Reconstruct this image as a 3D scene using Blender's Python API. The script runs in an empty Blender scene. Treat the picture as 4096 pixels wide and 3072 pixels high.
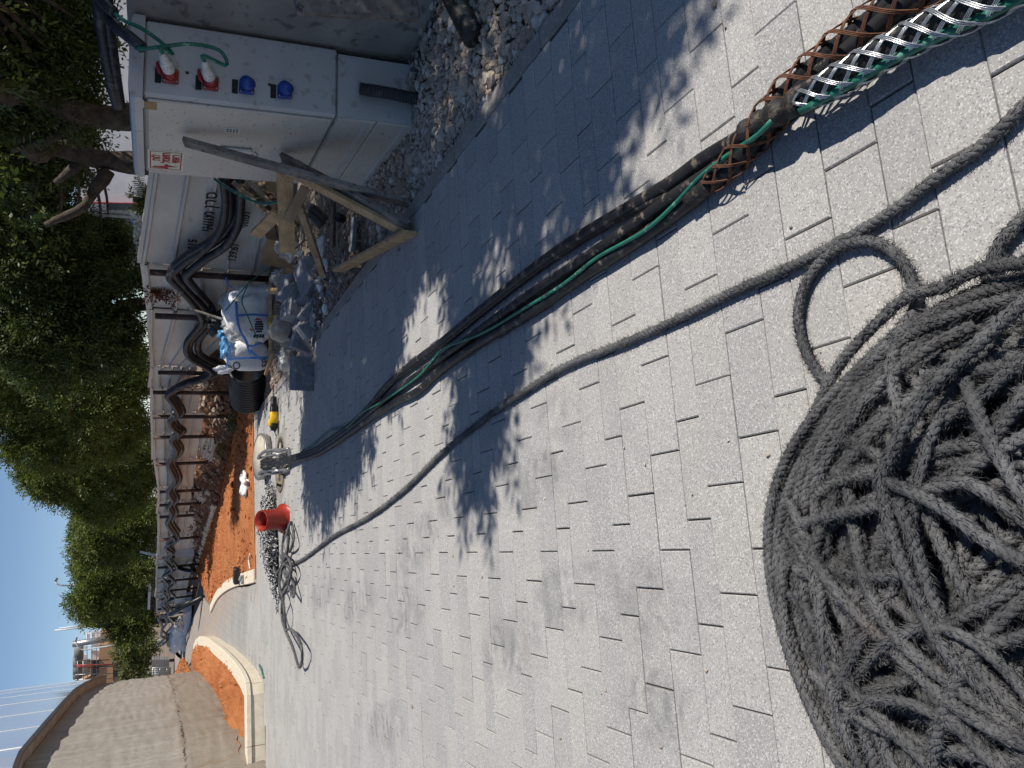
import bpy, math, random
import numpy as np
from mathutils import Vector, Matrix, Euler
R = math.radians
random.seed(7)
rng = np.random.default_rng(11)
scene = bpy.context.scene
C = scene.collection

# ------------------------------------------------------------------ camera (a phone held sideways), sky, sun, exposure
CAM_H = 1.44
F = 729.2 * 4.0                      # focal length in picture units (4096 x 3072)
PITCH, ROLL = R(26.036), R(2.006)
W_ = np.array([0, math.cos(PITCH), -math.sin(PITCH)])
UP0 = np.array([0, math.sin(PITCH), math.cos(PITCH)])
R_ = math.cos(ROLL) * np.array([1., 0, 0]) + math.sin(ROLL) * UP0
U_ = -math.sin(ROLL) * np.array([1., 0, 0]) + math.cos(ROLL) * UP0
cd = bpy.data.cameras.new('camera')
cam = bpy.data.objects.new('camera', cd); C.objects.link(cam)
mx = Matrix.Identity(4)
for i_, ax in enumerate((-U_, R_, -W_)):
    for j_ in range(3): mx[j_][i_] = ax[j_]
mx[2][3] = CAM_H
cam.matrix_world = mx
cd.sensor_fit = 'HORIZONTAL'; cd.sensor_width = 36.0
cd.lens = 36.0 * 729.2 / 1024.0
cd.clip_start = 0.05; cd.clip_end = 900.0
scene.camera = cam

SUN_EL, SUN_AZ = R(52.0), math.atan2(0.97, -0.24)      # azimuth from +Y towards +X
SUN = np.array([math.cos(SUN_EL) * math.sin(SUN_AZ), math.cos(SUN_EL) * math.cos(SUN_AZ), math.sin(SUN_EL)])
wd = bpy.data.worlds.new('World'); scene.world = wd; wd.use_nodes = True
nt = wd.node_tree; nt.nodes.clear()
wo = nt.nodes.new('ShaderNodeOutputWorld'); bg = nt.nodes.new('ShaderNodeBackground'); sk = nt.nodes.new('ShaderNodeTexSky')
sk.sky_type = 'NISHITA'; sk.sun_disc = False; sk.sun_elevation = SUN_EL; sk.sun_rotation = SUN_AZ
sk.air_density = 0.75; sk.dust_density = 0.0; sk.ozone_density = 2.5; sk.altitude = 800
bg.inputs['Strength'].default_value = 0.092
nt.links.new(sk.outputs[0], bg.inputs['Color']); nt.links.new(bg.outputs[0], wo.inputs['Surface'])
sl = bpy.data.lights.new('sun', 'SUN'); sl.energy = 4.8; sl.angle = R(0.53); sl.color = (1.0, 0.94, 0.85)
so = bpy.data.objects.new('sun', sl); C.objects.link(so); so.location = (20, -5, 20)
so.rotation_euler = Vector(SUN).to_track_quat('Z', 'Y').to_euler()
scene.view_settings.view_transform = 'Standard'; scene.view_settings.look = 'None'
scene.view_settings.exposure = 0.20; scene.view_settings.gamma = 1.0; scene.view_settings.use_curve_mapping = False
scene.cycles.max_bounces = 8; scene.cycles.transparent_max_bounces = 16

# ------------------------------------------------------------------ measuring: a point of the photograph -> a point of the place
def ray(x, y):
    U, V = (3072 - y), x
    return (U - 1536) / F * R_ - (V - 2048) / F * U_ + W_
def G(x, y, z=0.0):
    d = ray(x, y); t = (z - CAM_H) / d[2]
    return np.array([0, 0, CAM_H]) + t * d
def PL(x, y, p0, n):
    d = ray(x, y); o = np.array([0, 0, CAM_H]); p0 = np.array(p0, float); n = np.array(n, float)
    return o + ((p0 - o) @ n) / (d @ n) * d
def PY(x, y, Y):
    return PL(x, y, (0, Y, 0), (0, 1, 0))
UPV = np.array([-0.041, -0.01, 1.0]); UPV /= np.linalg.norm(UPV)   # plumb line: the paving falls 2 degrees to one side
YAW = R(-12.829)
DD = np.array([math.sin(YAW), math.cos(YAW), 0]); DC = np.array([math.cos(YAW), -math.sin(YAW), 0])

# ------------------------------------------------------------------ mesh builder
def unit(v):
    v = np.array(v, float); n = np.linalg.norm(v); return v / n if n > 1e-12 else np.array([0, 0, 1.])
class MB:
    def __init__(s): s.v = []; s.f = []; s.n = 0; s.sm = []
    def add(s, v, f, smooth=False):
        v = np.asarray(v, float).reshape(-1, 3); s.v.append(v)
        o = s.n; s.n += len(v)
        for q in f: s.f.append(tuple(int(i) + o for i in q)); s.sm.append(smooth)
        return s
    def box(s, c, size, ax=None, bev=0.0):
        a = np.eye(3) if ax is None else np.array([unit(k) for k in ax]); h = np.array(size, float) / 2
        if bev <= 0:
            v = [np.array(c) + (sx * h[0]) * a[0] + (sy * h[1]) * a[1] + (sz * h[2]) * a[2] for sz in (-1, 1) for sy in (-1, 1) for sx in (-1, 1)]
            return s.add(v, [(0, 2, 3, 1), (4, 5, 7, 6), (0, 1, 5, 4), (2, 6, 7, 3), (0, 4, 6, 2), (1, 3, 7, 5)])
        b = min(bev, h.min() * 0.9); v = []; idx = {}
        for sx in (-1, 1):
            for sy in (-1, 1):
                for sz in (-1, 1):
                    for k in range(3):
                        p = np.array([sx, sy, sz]) * (h - b); p[k] += (sx, sy, sz)[k] * b
                        idx[(sx, sy, sz, k)] = len(v); v.append(np.array(c) + p @ a)
        fs = []
        S = (-1, 1)
        for q in S:
            fs.append([idx[(q, -1, -1, 0)], idx[(q, 1, -1, 0)], idx[(q, 1, 1, 0)], idx[(q, -1, 1, 0)]][::q])
            fs.append([idx[(-1, q, -1, 1)], idx[(-1, q, 1, 1)], idx[(1, q, 1, 1)], idx[(1, q, -1, 1)]][::q])
            fs.append([idx[(-1, -1, q, 2)], idx[(1, -1, q, 2)], idx[(1, 1, q, 2)], idx[(-1, 1, q, 2)]][::q])
        for p in S:
            for q in S:
                fs.append([idx[(p, q, -1, 0)], idx[(p, q, -1, 1)], idx[(p, q, 1, 1)], idx[(p, q, 1, 0)]][::p * q])
                fs.append([idx[(p, -1, q, 2)], idx[(p, -1, q, 0)], idx[(p, 1, q, 0)], idx[(p, 1, q, 2)]][::-p * q * -1])
                fs.append([idx[(-1, p, q, 1)], idx[(-1, p, q, 2)], idx[(1, p, q, 2)], idx[(1, p, q, 1)]][::p * q])
        for x in S:
            for y in S:
                for z in S:
                    fs.append([idx[(x, y, z, 0)], idx[(x, y, z, 1)], idx[(x, y, z, 2)]][::x * y * z])
        return s.add(v, fs)
    def beam(s, a, b, w, h, up=(0, 0, 1), bev=0.0):          # a rectangular bar from a to b
        a = np.array(a, float); b = np.array(b, float); d = unit(b - a)
        x = np.cross(d, up)
        if np.linalg.norm(x) < 1e-4: x = np.cross(d, (1, 0, 0))
        x = unit(x); z = np.cross(x, d)
        return s.box((a + b) / 2, (w, np.linalg.norm(b - a), h), (x, d, z), bev)
    def tube(s, pts, r, n=8, caps=True, rr=None):
        pts = np.array(pts, float); m = len(pts)
        rad = np.full(m, r) if rr is None else np.array(rr, float)
        T, X, Yv = frames(pts)
        a = np.arange(n) * 2 * math.pi / n
        v = pts[:, None, :] + rad[:, None, None] * (np.cos(a)[None, :, None] * X[:, None, :] + np.sin(a)[None, :, None] * Yv[:, None, :])
        f = [(i * n + j, i * n + (j + 1) % n, (i + 1) * n + (j + 1) % n, (i + 1) * n + j) for i in range(m - 1) for j in range(n)]
        if caps: f += [tuple(range(n))[::-1], tuple((m - 1) * n + j for j in range(n))]
        return s.add(v, f, True)
    def lathe(s, prof, base=(0, 0, 0), axis=(0, 0, 1), n=20, closed=False):     # prof: (radius, height)
        z = unit(axis); x = unit(np.cross(z, (0.3, 1, 0.2))); y = np.cross(z, x); m = len(prof); v = []
        for (r, h) in prof:
            for j in range(n):
                t = 2 * math.pi * j / n; v.append(np.array(base) + z * h + r * (math.cos(t) * x + math.sin(t) * y))
        k = m if closed else m - 1
        f = [(i * n + j, i * n + (j + 1) % n, ((i + 1) % m) * n + (j + 1) % n, ((i + 1) % m) * n + j) for i in range(k) for j in range(n)]
        return s.add(v, f, True)
    def grid(s, P, smooth=True):                              # P[i][j] points
        P = np.array(P, float); a, b = P.shape[:2]
        return s.add(P.reshape(-1, 3), [(i * b + j, i * b + j + 1, (i + 1) * b + j + 1, (i + 1) * b + j) for i in range(a - 1) for j in range(b - 1)], smooth)
    def slab(s, poly, z0, z1):                                # polygon (xy) extruded
        p = np.array(poly, float); n = len(p)
        v = [(x, y, z0) for x, y in p] + [(x, y, z1) for x, y in p]
        return s.add(v, [tuple(range(n))[::-1], tuple(range(n, 2 * n))] + [(i, (i + 1) % n, n + (i + 1) % n, n + i) for i in range(n)])
    def blob(s, c, rad, n=10, m=7, noise=0.15, ax=None, seed=0, flat=False, smooth=True):
        g = np.random.default_rng(seed + 1000); a = np.eye(3) if ax is None else np.array(ax); ph = g.uniform(0, 6.28, 8); P = []
        for i in range(m):
            th = math.pi * (i + 0.0) / (m - 1); row = []
            for j in range(n + 1):
                f_ = 2 * math.pi * (j % n) / n
                d = np.array([math.sin(th) * math.cos(f_), math.sin(th) * math.sin(f_), math.cos(th)])
                k = 1 + noise * (math.sin(3 * d[0] + ph[0] + 2 * d[1]) + math.sin(5 * d[1] + ph[1] - 3 * d[2]) * 0.7 + math.sin(6 * d[2] + ph[2] + 4 * d[0]) * 0.6 + math.sin(9 * d[0] - 7 * d[1] + ph[3]) * 0.4)
                q = d * k * np.array(rad)
                row.append(np.array(c) + q @ a)
            P.append(row)
        return s.grid(P, smooth)
    def mesh(s, name, org=(0, 0, 0)):
        me = bpy.data.meshes.new(name)
        v = np.concatenate(s.v) if s.v else np.zeros((0, 3))
        me.from_pydata((v - np.array(org)).tolist(), [], s.f)
        me.polygons.foreach_set('use_smooth', np.array(s.sm, bool)); me.update()
        return me
def frames(pts):
    pts = np.array(pts, float); m = len(pts)
    T = np.gradient(pts, axis=0); T /= np.maximum(np.linalg.norm(T, axis=1, keepdims=True), 1e-9)
    X = np.zeros((m, 3)); x = np.cross(T[0], (0, 0, 1.))
    if np.linalg.norm(x) < 1e-3: x = np.cross(T[0], (0, 1., 0))
    x /= np.linalg.norm(x)
    for i in range(m):
        x = x - T[i] * (x @ T[i]); x /= max(np.linalg.norm(x), 1e-9); X[i] = x
    return T, X, np.cross(T, X)
def spline(pts, step=0.05, closed=False):                     # Catmull-Rom resampled at about `step`
    p = np.array(pts, float)
    if closed: p = np.vstack([p[-1], p, p[0], p[1]])
    else: p = np.vstack([2 * p[0] - p[1], p, 2 * p[-1] - p[-2]])
    out = []
    for i in range(1, len(p) - 2):
        a, b, c, d = p[i - 1], p[i], p[i + 1], p[i + 2]
        k = max(2, int(np.linalg.norm(c - b) / step))
        t = (np.arange(k) / k)[:, None]
        out.append(0.5 * (2 * b + (c - a) * t + (2 * a - 5 * b + 4 * c - d) * t * t + (3 * b - a - 3 * c + d) * t ** 3))
    out.append(p[-2][None]); q = np.concatenate(out)
    L = np.concatenate([[0], np.cumsum(np.linalg.norm(np.diff(q, axis=0), axis=1))])
    k = max(3, int(L[-1] / step) + 1); t = np.linspace(0, L[-1], k)
    return np.stack([np.interp(t, L, q[:, j]) for j in range(3)], 1)
def fastmesh(name, v, f, org=(0, 0, 0), smooth=True):          # numpy arrays, quads or triangles
    me = bpy.data.meshes.new(name); v = np.asarray(v, np.float32) - np.asarray(org, np.float32); f = np.asarray(f, np.int32); k = f.shape[1]
    me.vertices.add(len(v)); me.vertices.foreach_set('co', v.ravel())
    me.loops.add(f.size); me.loops.foreach_set('vertex_index', f.ravel())
    me.polygons.add(len(f)); me.polygons.foreach_set('loop_start', np.arange(0, f.size, k, dtype=np.int32))
    me.polygons.foreach_set('use_smooth', np.full(len(f), smooth, bool)); me.update(calc_edges=True); me.validate()
    return me

# ------------------------------------------------------------------ things, parts, structure
def tag(o, label=None, cat=None, group=None, kind=None):
    if label: o['label'] = label
    if cat: o['category'] = cat
    if group: o['group'] = group
    if kind: o['kind'] = kind
    return o
def thing(name, label, cat, loc, group=None):
    o = bpy.data.objects.new(name, None); C.objects.link(o); o.location = Vector([float(k) for k in loc]); o.empty_display_size = 0.1
    return tag(o, label, cat, group)
ORG = {}
def obj(name, mb, m, parent=None, label=None, org=None):
    if org is None:
        org = worg(parent) if parent is not None else (0, 0, 0)
        if parent is None and isinstance(mb, MB) and mb.v:
            a = np.concatenate(mb.v); org = ((a[:, 0].min() + a[:, 0].max()) / 2, (a[:, 1].min() + a[:, 1].max()) / 2, a[:, 2].min())
    me = mb.mesh(name, org) if isinstance(mb, MB) else mb
    o = bpy.data.objects.new(name, me); C.objects.link(o)
    if m is not None and not me.materials: me.materials.append(m)
    if parent is not None: o.parent = parent
    else: o.location = Vector([float(k) for k in org])
    if label: o['label'] = label
    return o
def worg(o):
    p = np.zeros(3)
    while o is not None: p += np.array(o.location); o = o.parent
    return p
def struct(name, mb, m, parent=None):
    o = obj(name, mb, m, parent); 
    if parent is None: o['kind'] = 'structure'
    return o

# ------------------------------------------------------------------ materials
def lin(c): return tuple(((k / 255.0) / 12.92 if k / 255.0 <= 0.04045 else ((k / 255.0 + 0.055) / 1.055) ** 2.4) for k in c)
class NT:
    def __init__(s, name):
        s.m = bpy.data.materials.new(name); s.m.use_nodes = True; s.t = s.m.node_tree; s.t.nodes.clear()
        s.out = s.t.nodes.new('ShaderNodeOutputMaterial'); s.b = s.t.nodes.new('ShaderNodeBsdfPrincipled'); s.t.links.new(s.b.outputs[0], s.out.inputs[0])
        s.pos = None
    def n(s, typ, **kw):
        q = s.t.nodes.new('ShaderNode' + typ)
        for k, v in kw.items(): setattr(q, k, v)
        return q
    def l(s, a, b): s.t.links.new(a, b)
    def P(s, obj=False):
        if s.pos is None:
            s.pos = s.n('TexCoord').outputs['Object'] if obj else s.n('NewGeometry').outputs['Position']
        return s.pos
    def noise(s, scale, detail=3, rough=0.55, vec=None, dist=0.0):
        q = s.n('TexNoise'); q.inputs['Scale'].default_value = scale; q.inputs['Detail'].default_value = detail
        q.inputs['Roughness'].default_value = rough; q.inputs['Distortion'].default_value = dist; s.l(vec if vec is not None else s.P(), q.inputs['Vector']); return q.outputs[0]
    def vor(s, scale, vec=None, feature='F1', out=0):
        q = s.n('TexVoronoi', feature=feature); q.inputs['Scale'].default_value = scale; s.l(vec if vec is not None else s.P(), q.inputs['Vector']); return q.outputs[out]
    def map(s, sc=(1, 1, 1), rot=(0, 0, 0), loc=(0, 0, 0), vec=None):
        q = s.n('Mapping'); q.inputs['Scale'].default_value = sc; q.inputs['Rotation'].default_value = rot; q.inputs['Location'].default_value = loc
        s.l(vec if vec is not None else s.P(), q.inputs['Vector']); return q.outputs[0]
    def ramp(s, x, lo, hi, a=0.0, b=1.0):
        q = s.n('MapRange', interpolation_type='SMOOTHSTEP'); q.inputs['From Min'].default_value = lo; q.inputs['From Max'].default_value = hi
        q.inputs['To Min'].default_value = a; q.inputs['To Max'].default_value = b; s.l(x, q.inputs['Value']); return q.outputs[0]
    def math(s, op, a, b=None):
        q = s.n('Math', operation=op)
        for i, k in enumerate((a, b)):
            if k is None: continue
            if isinstance(k, (int, float)): q.inputs[i].default_value = k
            else: s.l(k, q.inputs[i])
        return q.outputs[0]
    def mix(s, f, a, b, mode='MIX'):
        q = s.n('Mix', data_type='RGBA', blend_type=mode)
        for sock, k in ((q.inputs[0], f), (q.inputs[6], a), (q.inputs[7], b)):
            if isinstance(k, (int, float)): sock.default_value = k
            elif isinstance(k, tuple): sock.default_value = (*k[:3], 1)
            else: s.l(k, sock)
        return q.outputs[2]
    def isl(s): return s.n('NewGeometry').outputs['Random Per Island']
    def orand(s): return s.n('ObjectInfo').outputs['Random']
    def bump(s, h, strength=0.3, dist=0.01):
        q = s.n('Bump'); q.inputs['Strength'].default_value = strength; q.inputs['Distance'].default_value = dist; s.l(h, q.inputs['Height']); s.l(q.outputs[0], s.b.inputs['Normal'])
    def fin(s, col, rough=0.8, metal=0.0, spec=0.4):
        if isinstance(col, tuple): s.b.inputs['Base Color'].default_value = (*col[:3], 1)
        else: s.l(col, s.b.inputs['Base Color'])
        if isinstance(rough, (int, float)): s.b.inputs['Roughness'].default_value = rough
        else: s.l(rough, s.b.inputs['Roughness'])
        s.b.inputs['Metallic'].default_value = metal; s.b.inputs['Specular IOR Level'].default_value = spec
        return s.m
def simple(name, c1, c2=None, scale=8, rough=0.7, metal=0.0, bump=0.0, bscale=None, spec=0.4, c3=None, s3=60, obj=False, stretch=None, bdist=0.005):
    k = NT(name)
    if obj: k.P(True)
    vec = k.map(stretch) if stretch else None
    if c2 is None: c2 = tuple(q * 0.75 for q in c1)
    f = k.ramp(k.noise(scale, 5, 0.6, vec), 0.33, 0.68)
    col = k.mix(f, c2, c1)
    if c3 is not None: col = k.mix(k.ramp(k.noise(s3, 3, 0.6, vec), 0.56, 0.68), col, c3)
    if bump: k.bump(k.noise(bscale or scale * 4, 5, 0.65, vec), bump, bdist)
    return k.fin(col, rough, metal, spec)

M = {}
M['black_rubber'] = simple('black_rubber', (0.018, 0.018, 0.02), (0.009, 0.009, 0.01), 12, 0.5, c3=(0.15, 0.125, 0.10), s3=22, bump=0.2)
M['conduit'] = simple('conduit', (0.035, 0.037, 0.042), (0.022, 0.023, 0.027), 6, 0.38, c3=(0.09, 0.085, 0.08), s3=12)
M['black_plastic'] = simple('black_plastic', (0.012, 0.0125, 0.015), (0.007, 0.007, 0.008), 10, 0.4)
M['green_wire'] = simple('green_wire', (0.02, 0.17, 0.115), (0.014, 0.11, 0.078), 10, 0.45, c3=(0.16, 0.33, 0.26), s3=30)
M['steel'] = simple('steel', (0.42, 0.42, 0.42), (0.26, 0.25, 0.24), 20, 0.42, 0.7, 0.1)
M['silver_wire'] = simple('silver_wire', (0.72, 0.73, 0.74), (0.45, 0.46, 0.47), 60, 0.3, 0.85, 0.15)
M['rusty_wire'] = simple('rusty_wire', (0.17, 0.07, 0.035), (0.08, 0.035, 0.02), 50, 0.8, 0.0, 0.3)
M['rust_steel'] = simple('rust_steel', (0.075, 0.042, 0.034), (0.038, 0.024, 0.022), 10, 0.7, c3=(0.16, 0.075, 0.045), s3=8, bump=0.2)
M['red_plastic'] = simple('red_plastic', (0.30, 0.024, 0.011), (0.25, 0.019, 0.009), 6, 0.35, c3=(0.36, 0.05, 0.025), s3=9)
M['yellow_plastic'] = simple('yellow_plastic', (0.75, 0.45, 0.015), (0.62, 0.36, 0.012), 30, 0.4)
M['white_plastic'] = simple('white_plastic', (0.7, 0.69, 0.66), (0.55, 0.54, 0.5), 20, 0.5, c3=(0.3, 0.28, 0.26), s3=80)
M['sock_red'] = simple('sock_red', (0.33, 0.022, 0.028), (0.24, 0.018, 0.022), 40, 0.4, c3=(0.40, 0.16, 0.16), s3=60)
M['sock_blue'] = simple('sock_blue', (0.022, 0.07, 0.33), (0.018, 0.05, 0.24), 40, 0.35)
M['wood_new'] = simple('wood_new', (0.55, 0.37, 0.20), (0.38, 0.24, 0.12), 3, 0.75, bump=0.2, stretch=(4, 4, 4), c3=(0.28, 0.16, 0.08), s3=18)
M['wood_pallet'] = simple('wood_pallet', (0.42, 0.30, 0.19), (0.27, 0.18, 0.10), 7, 0.8, bump=0.25, c3=(0.16, 0.11, 0.07), s3=22)
M['wood_grey'] = simple('wood_grey', (0.23, 0.21, 0.19), (0.12, 0.11, 0.10), 9, 0.85, bump=0.4, c3=(0.06, 0.055, 0.05), s3=30)
M['block_grey'] = simple('block_grey', (0.27, 0.275, 0.29), (0.20, 0.205, 0.22), 9, 0.9, bump=0.5, c3=(0.34, 0.345, 0.355), s3=55, bdist=0.01)
M['paper'] = simple('paper', (0.62, 0.55, 0.46), (0.42, 0.35, 0.27), 10, 0.7, bump=0.3)
M['cardboard'] = simple('cardboard', (0.36, 0.25, 0.15), (0.26, 0.17, 0.10), 8, 0.8)
M['bag_white'] = simple('bag_white', (0.80, 0.80, 0.80), (0.62, 0.63, 0.66), 7, 0.55, bump=0.35, bscale=16, bdist=0.03)
M['bag_blue'] = simple('bag_blue', (0.08, 0.21, 0.55), (0.05, 0.14, 0.42), 14, 0.5)
M['ink'] = simple('ink', (0.018, 0.018, 0.02), None, 20, 0.7)
M['ink_red'] = simple('ink_red', (0.50, 0.02, 0.03), None, 20, 0.6)
M['sign_face'] = simple('sign_face', (0.72, 0.74, 0.58), (0.62, 0.64, 0.5), 40, 0.5, c3=(0.4, 0.4, 0.32), s3=90)
M['sticker'] = simple('sticker', (0.75, 0.75, 0.72), None, 60, 0.5)
M['sticker_brown'] = simple('sticker_brown', (0.36, 0.22, 0.09), None, 60, 0.5)
M['sticker_pink'] = simple('sticker_pink', (0.5, 0.3, 0.29), (0.3, 0.1, 0.1), 90, 0.5)
M['bark'] = simple('bark', (0.11, 0.085, 0.065), (0.05, 0.038, 0.03), 9, 0.95, bump=0.8, bscale=30, bdist=0.03)
def film(name, col, alpha):
    k = NT(name); tr = k.n('BsdfTransparent'); mx_ = k.n('MixShader'); f = k.ramp(k.noise(9, 4, 0.6), 0.3, 0.7, alpha - 0.2, min(1, alpha + 0.25))
    k.bump(k.noise(14, 4, 0.6), 0.8, 0.03); k.fin(col, 0.18, 0, 0.7)
    k.l(f, mx_.inputs[0]); k.l(tr.outputs[0], mx_.inputs[1]); k.l(k.b.outputs[0], mx_.inputs[2]); k.l(mx_.outputs[0], k.out.inputs[0]); return k.m
M['film_clear'] = film('film_clear', (0.62, 0.62, 0.60), 0.42)
M['film_blue'] = film('film_blue', (0.10, 0.33, 0.62), 0.8)
M['tape'] = simple('tape', (0.022, 0.02, 0.018), (0.012, 0.011, 0.011), 20, 0.6, bump=0.7, bscale=60, bdist=0.006, c3=(0.10, 0.075, 0.055), s3=40)
M['bag_black'] = simple('bag_black', (0.014, 0.014, 0.016), None, 10, 0.25, bump=0.9, bscale=12, bdist=0.04)
# ================================================================== ground, paving, soil
def lat(s, c, z=0.0): return DD * s + DC * c + np.array([0, 0, z])
def to_lat(p): return float(np.array(p)[:2] @ DD[:2]), float(np.array(p)[:2] @ DC[:2])

# earth under everything
k = NT('earth'); f1 = k.ramp(k.noise(0.35, 5, 0.6), 0.35, 0.65); c_ = k.mix(f1, (0.16, 0.115, 0.08), (0.24, 0.19, 0.145))
k.bump(k.noise(9, 5, 0.7), 0.6, 0.05); M['earth'] = k.fin(c_, 0.95)
from mathutils.geometry import tessellate_polygon
HOLE = [tuple(G(1121, 1857)[:2] + 0.33 * np.array([math.cos(t), math.sin(t)])) for t in np.linspace(0, 2 * math.pi, 33)[:-1]]
def pierced(poly, z):                                         # a sheet with the manhole's round opening left out
    pts = [tuple(map(float, q)) for q in poly] + HOLE
    tr = tessellate_polygon([[Vector((x, y, 0)) for x, y in poly], [Vector((x, y, 0)) for x, y in HOLE]])
    f = []
    for (a, b, c) in tr:
        (ax, ay), (bx, by), (cx, cy) = pts[a], pts[b], pts[c]
        f.append((a, b, c) if (bx - ax) * (cy - ay) - (by - ay) * (cx - ax) > 0 else (a, c, b))
    return MB().add([(x, y, z) for x, y in pts], f)
mb = pierced([(-260, -60), (260, -60), (260, 420), (-260, 420)], -0.06); struct('ground', mb, M['earth'])

# paving material: ground terrazzo chips, beige and bluish stones, dust, tyre and shoe marks
def paving_mat(name, joints):
    k = NT(name); P = k.P()
    rnd = k.math('FRACT', k.math('ADD', k.isl(), k.orand()))
    rnd2 = k.math('FRACT', k.math('MULTIPLY', rnd, 7.31))
    base = k.mix(k.ramp(rnd, 0.0, 1.0), (0.335, 0.328, 0.318), (0.405, 0.393, 0.375))
    base = k.mix(k.math('MULTIPLY', k.ramp(rnd2, 0.72, 0.9), 0.5), base, (0.42, 0.398, 0.365))
    v1 = k.vor(300.0, out=1); ch = k.n('SeparateColor'); k.l(v1, ch.inputs[0])
    wh = k.ramp(ch.outputs[0], 0.80, 0.86); bk = k.ramp(ch.outputs[1], 0.86, 0.90)
    base = k.mix(k.math('MULTIPLY', wh, 0.58), base, (0.70, 0.69, 0.66)); base = k.mix(k.math('MULTIPLY', bk, 0.62), base, (0.12, 0.125, 0.14))
    base = k.mix(k.ramp(k.noise(420, 2, 0.7), 0.35, 0.7, 0.0, 0.35), base, (0.22, 0.22, 0.225))
    blot = k.ramp(k.noise(2.2, 6, 0.62), 0.42, 0.7); base = k.mix(k.math('MULTIPLY', blot, 0.22), base, (0.20, 0.20, 0.205))
    base = k.mix(k.math('MULTIPLY', k.ramp(k.noise(1.1, 5, 0.6), 0.5, 0.75), 0.25), base, (0.50, 0.47, 0.42))
    # tyre and shoe marks: bands of curved dark bars
    marks = None; smear = None
    for (x0, y0, ang, ln, wd_, per, amp) in TRACKS:
        v = k.map((1, 1, 1), (0, 0, 0), (-x0, -y0, 0), P)
        v = k.map((1 / ln, 1 / wd_, 0), (0, 0, -ang), (0, 0, 0), v)
        # mapping applies scale, then rotation: rotate first
        r_ = k.n('VectorRotate', rotation_type='Z_AXIS'); r_.inputs['Angle'].default_value = -ang
        k.l(k.map((1, 1, 0), (0, 0, 0), (-x0, -y0, 0), P), r_.inputs['Vector'])
        sx = k.n('SeparateXYZ'); k.l(r_.outputs[0], sx.inputs[0])
        e = k.math('ADD', k.math('POWER', k.math('ABSOLUTE', k.math('DIVIDE', sx.outputs[0], ln)), 2.0), k.math('POWER', k.math('ABSOLUTE', k.math('DIVIDE', sx.outputs[1], wd_)), 2.0))
        e = k.math('ADD', e, k.math('MULTIPLY', k.math('SUBTRACT', k.noise(11, 3, 0.6), 0.5), 1.3)); m_ = k.ramp(e, 0.35, 1.15, 1.0, 0.0)
        sm_ = k.ramp(e, 0.3, 1.5, 1.0, 0.0); smear = sm_ if smear is None else k.math('MAXIMUM', smear, sm_)
        bend = k.math('MULTIPLY', k.math('POWER', sx.outputs[1], 2.0), amp)
        w_ = k.math('SINE', k.math('MULTIPLY', k.math('ADD', k.math('ADD', sx.outputs[0], bend), k.math('MULTIPLY', k.noise(3.5, 2, 0.5), 0.16)), 6.283 / per))
        m_ = k.math('MULTIPLY', m_, k.ramp(w_, -0.5, 0.7))
        marks = m_ if marks is None else k.math('MAXIMUM', marks, m_)
    marks = k.math('MULTIPLY', k.math('MULTIPLY', marks, k.ramp(k.noise(16, 4, 0.7), 0.36, 0.62)), k.ramp(k.noise(4.5, 3, 0.6), 0.42, 0.58))
    base = k.mix(k.math('MULTIPLY', k.math('MULTIPLY', smear, k.ramp(k.noise(6, 5, 0.7), 0.38, 0.62)), 0.42), base, (0.17, 0.17, 0.175))
    base = k.mix(k.math('MULTIPLY', marks, 0.52), base, (0.13, 0.132, 0.14))
    # red earth trodden along the far edge of the paving
    sy = k.n('SeparateXYZ'); k.l(P, sy.inputs[0])
    edge = k.ramp(k.math('ADD', sy.outputs[1], k.math('MULTIPLY', sy.outputs[0], -0.44)), 12.35, 12.95)
    edge = k.math('MULTIPLY', edge, k.ramp(sy.outputs[0], -3.5, -3.05))
    if joints: edge = k.math('MULTIPLY', k.ramp(k.math('ADD', sy.outputs[1], k.math('MULTIPLY', sy.outputs[0], 1.9)), 5.4, 7.6), 0.55)
    base = k.mix(k.math('MULTIPLY', edge, k.ramp(k.noise(5, 5, 0.7), 0.42, 0.62)), base, (0.50, 0.27, 0.12))
    if joints:
        br = k.n('TexBrick'); br.offset = 0.4; br.inputs['Scale'].default_value = 1.0; br.inputs['Mortar Size'].default_value = 0.004
        br.inputs['Brick Width'].default_value = 0.3; br.inputs['Row Height'].default_value = 0.15
        br.inputs['Color1'].default_value = (1, 1, 1, 1); br.inputs['Color2'].default_value = (0.86, 0.86, 0.85, 1); br.inputs['Mortar'].default_value = (0.42, 0.40, 0.37, 1)
        k.l(k.map((1, 1, 1), (0, 0, YAW), (0, 0, 0), P), br.inputs['Vector'])
        base = k.mix(1.0, base, br.outputs[0], 'MULTIPLY')
    k.bump(k.noise(300, 2, 0.6), 0.12, 0.002)
    return k.fin(base, 0.82, 0, 0.3)
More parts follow.
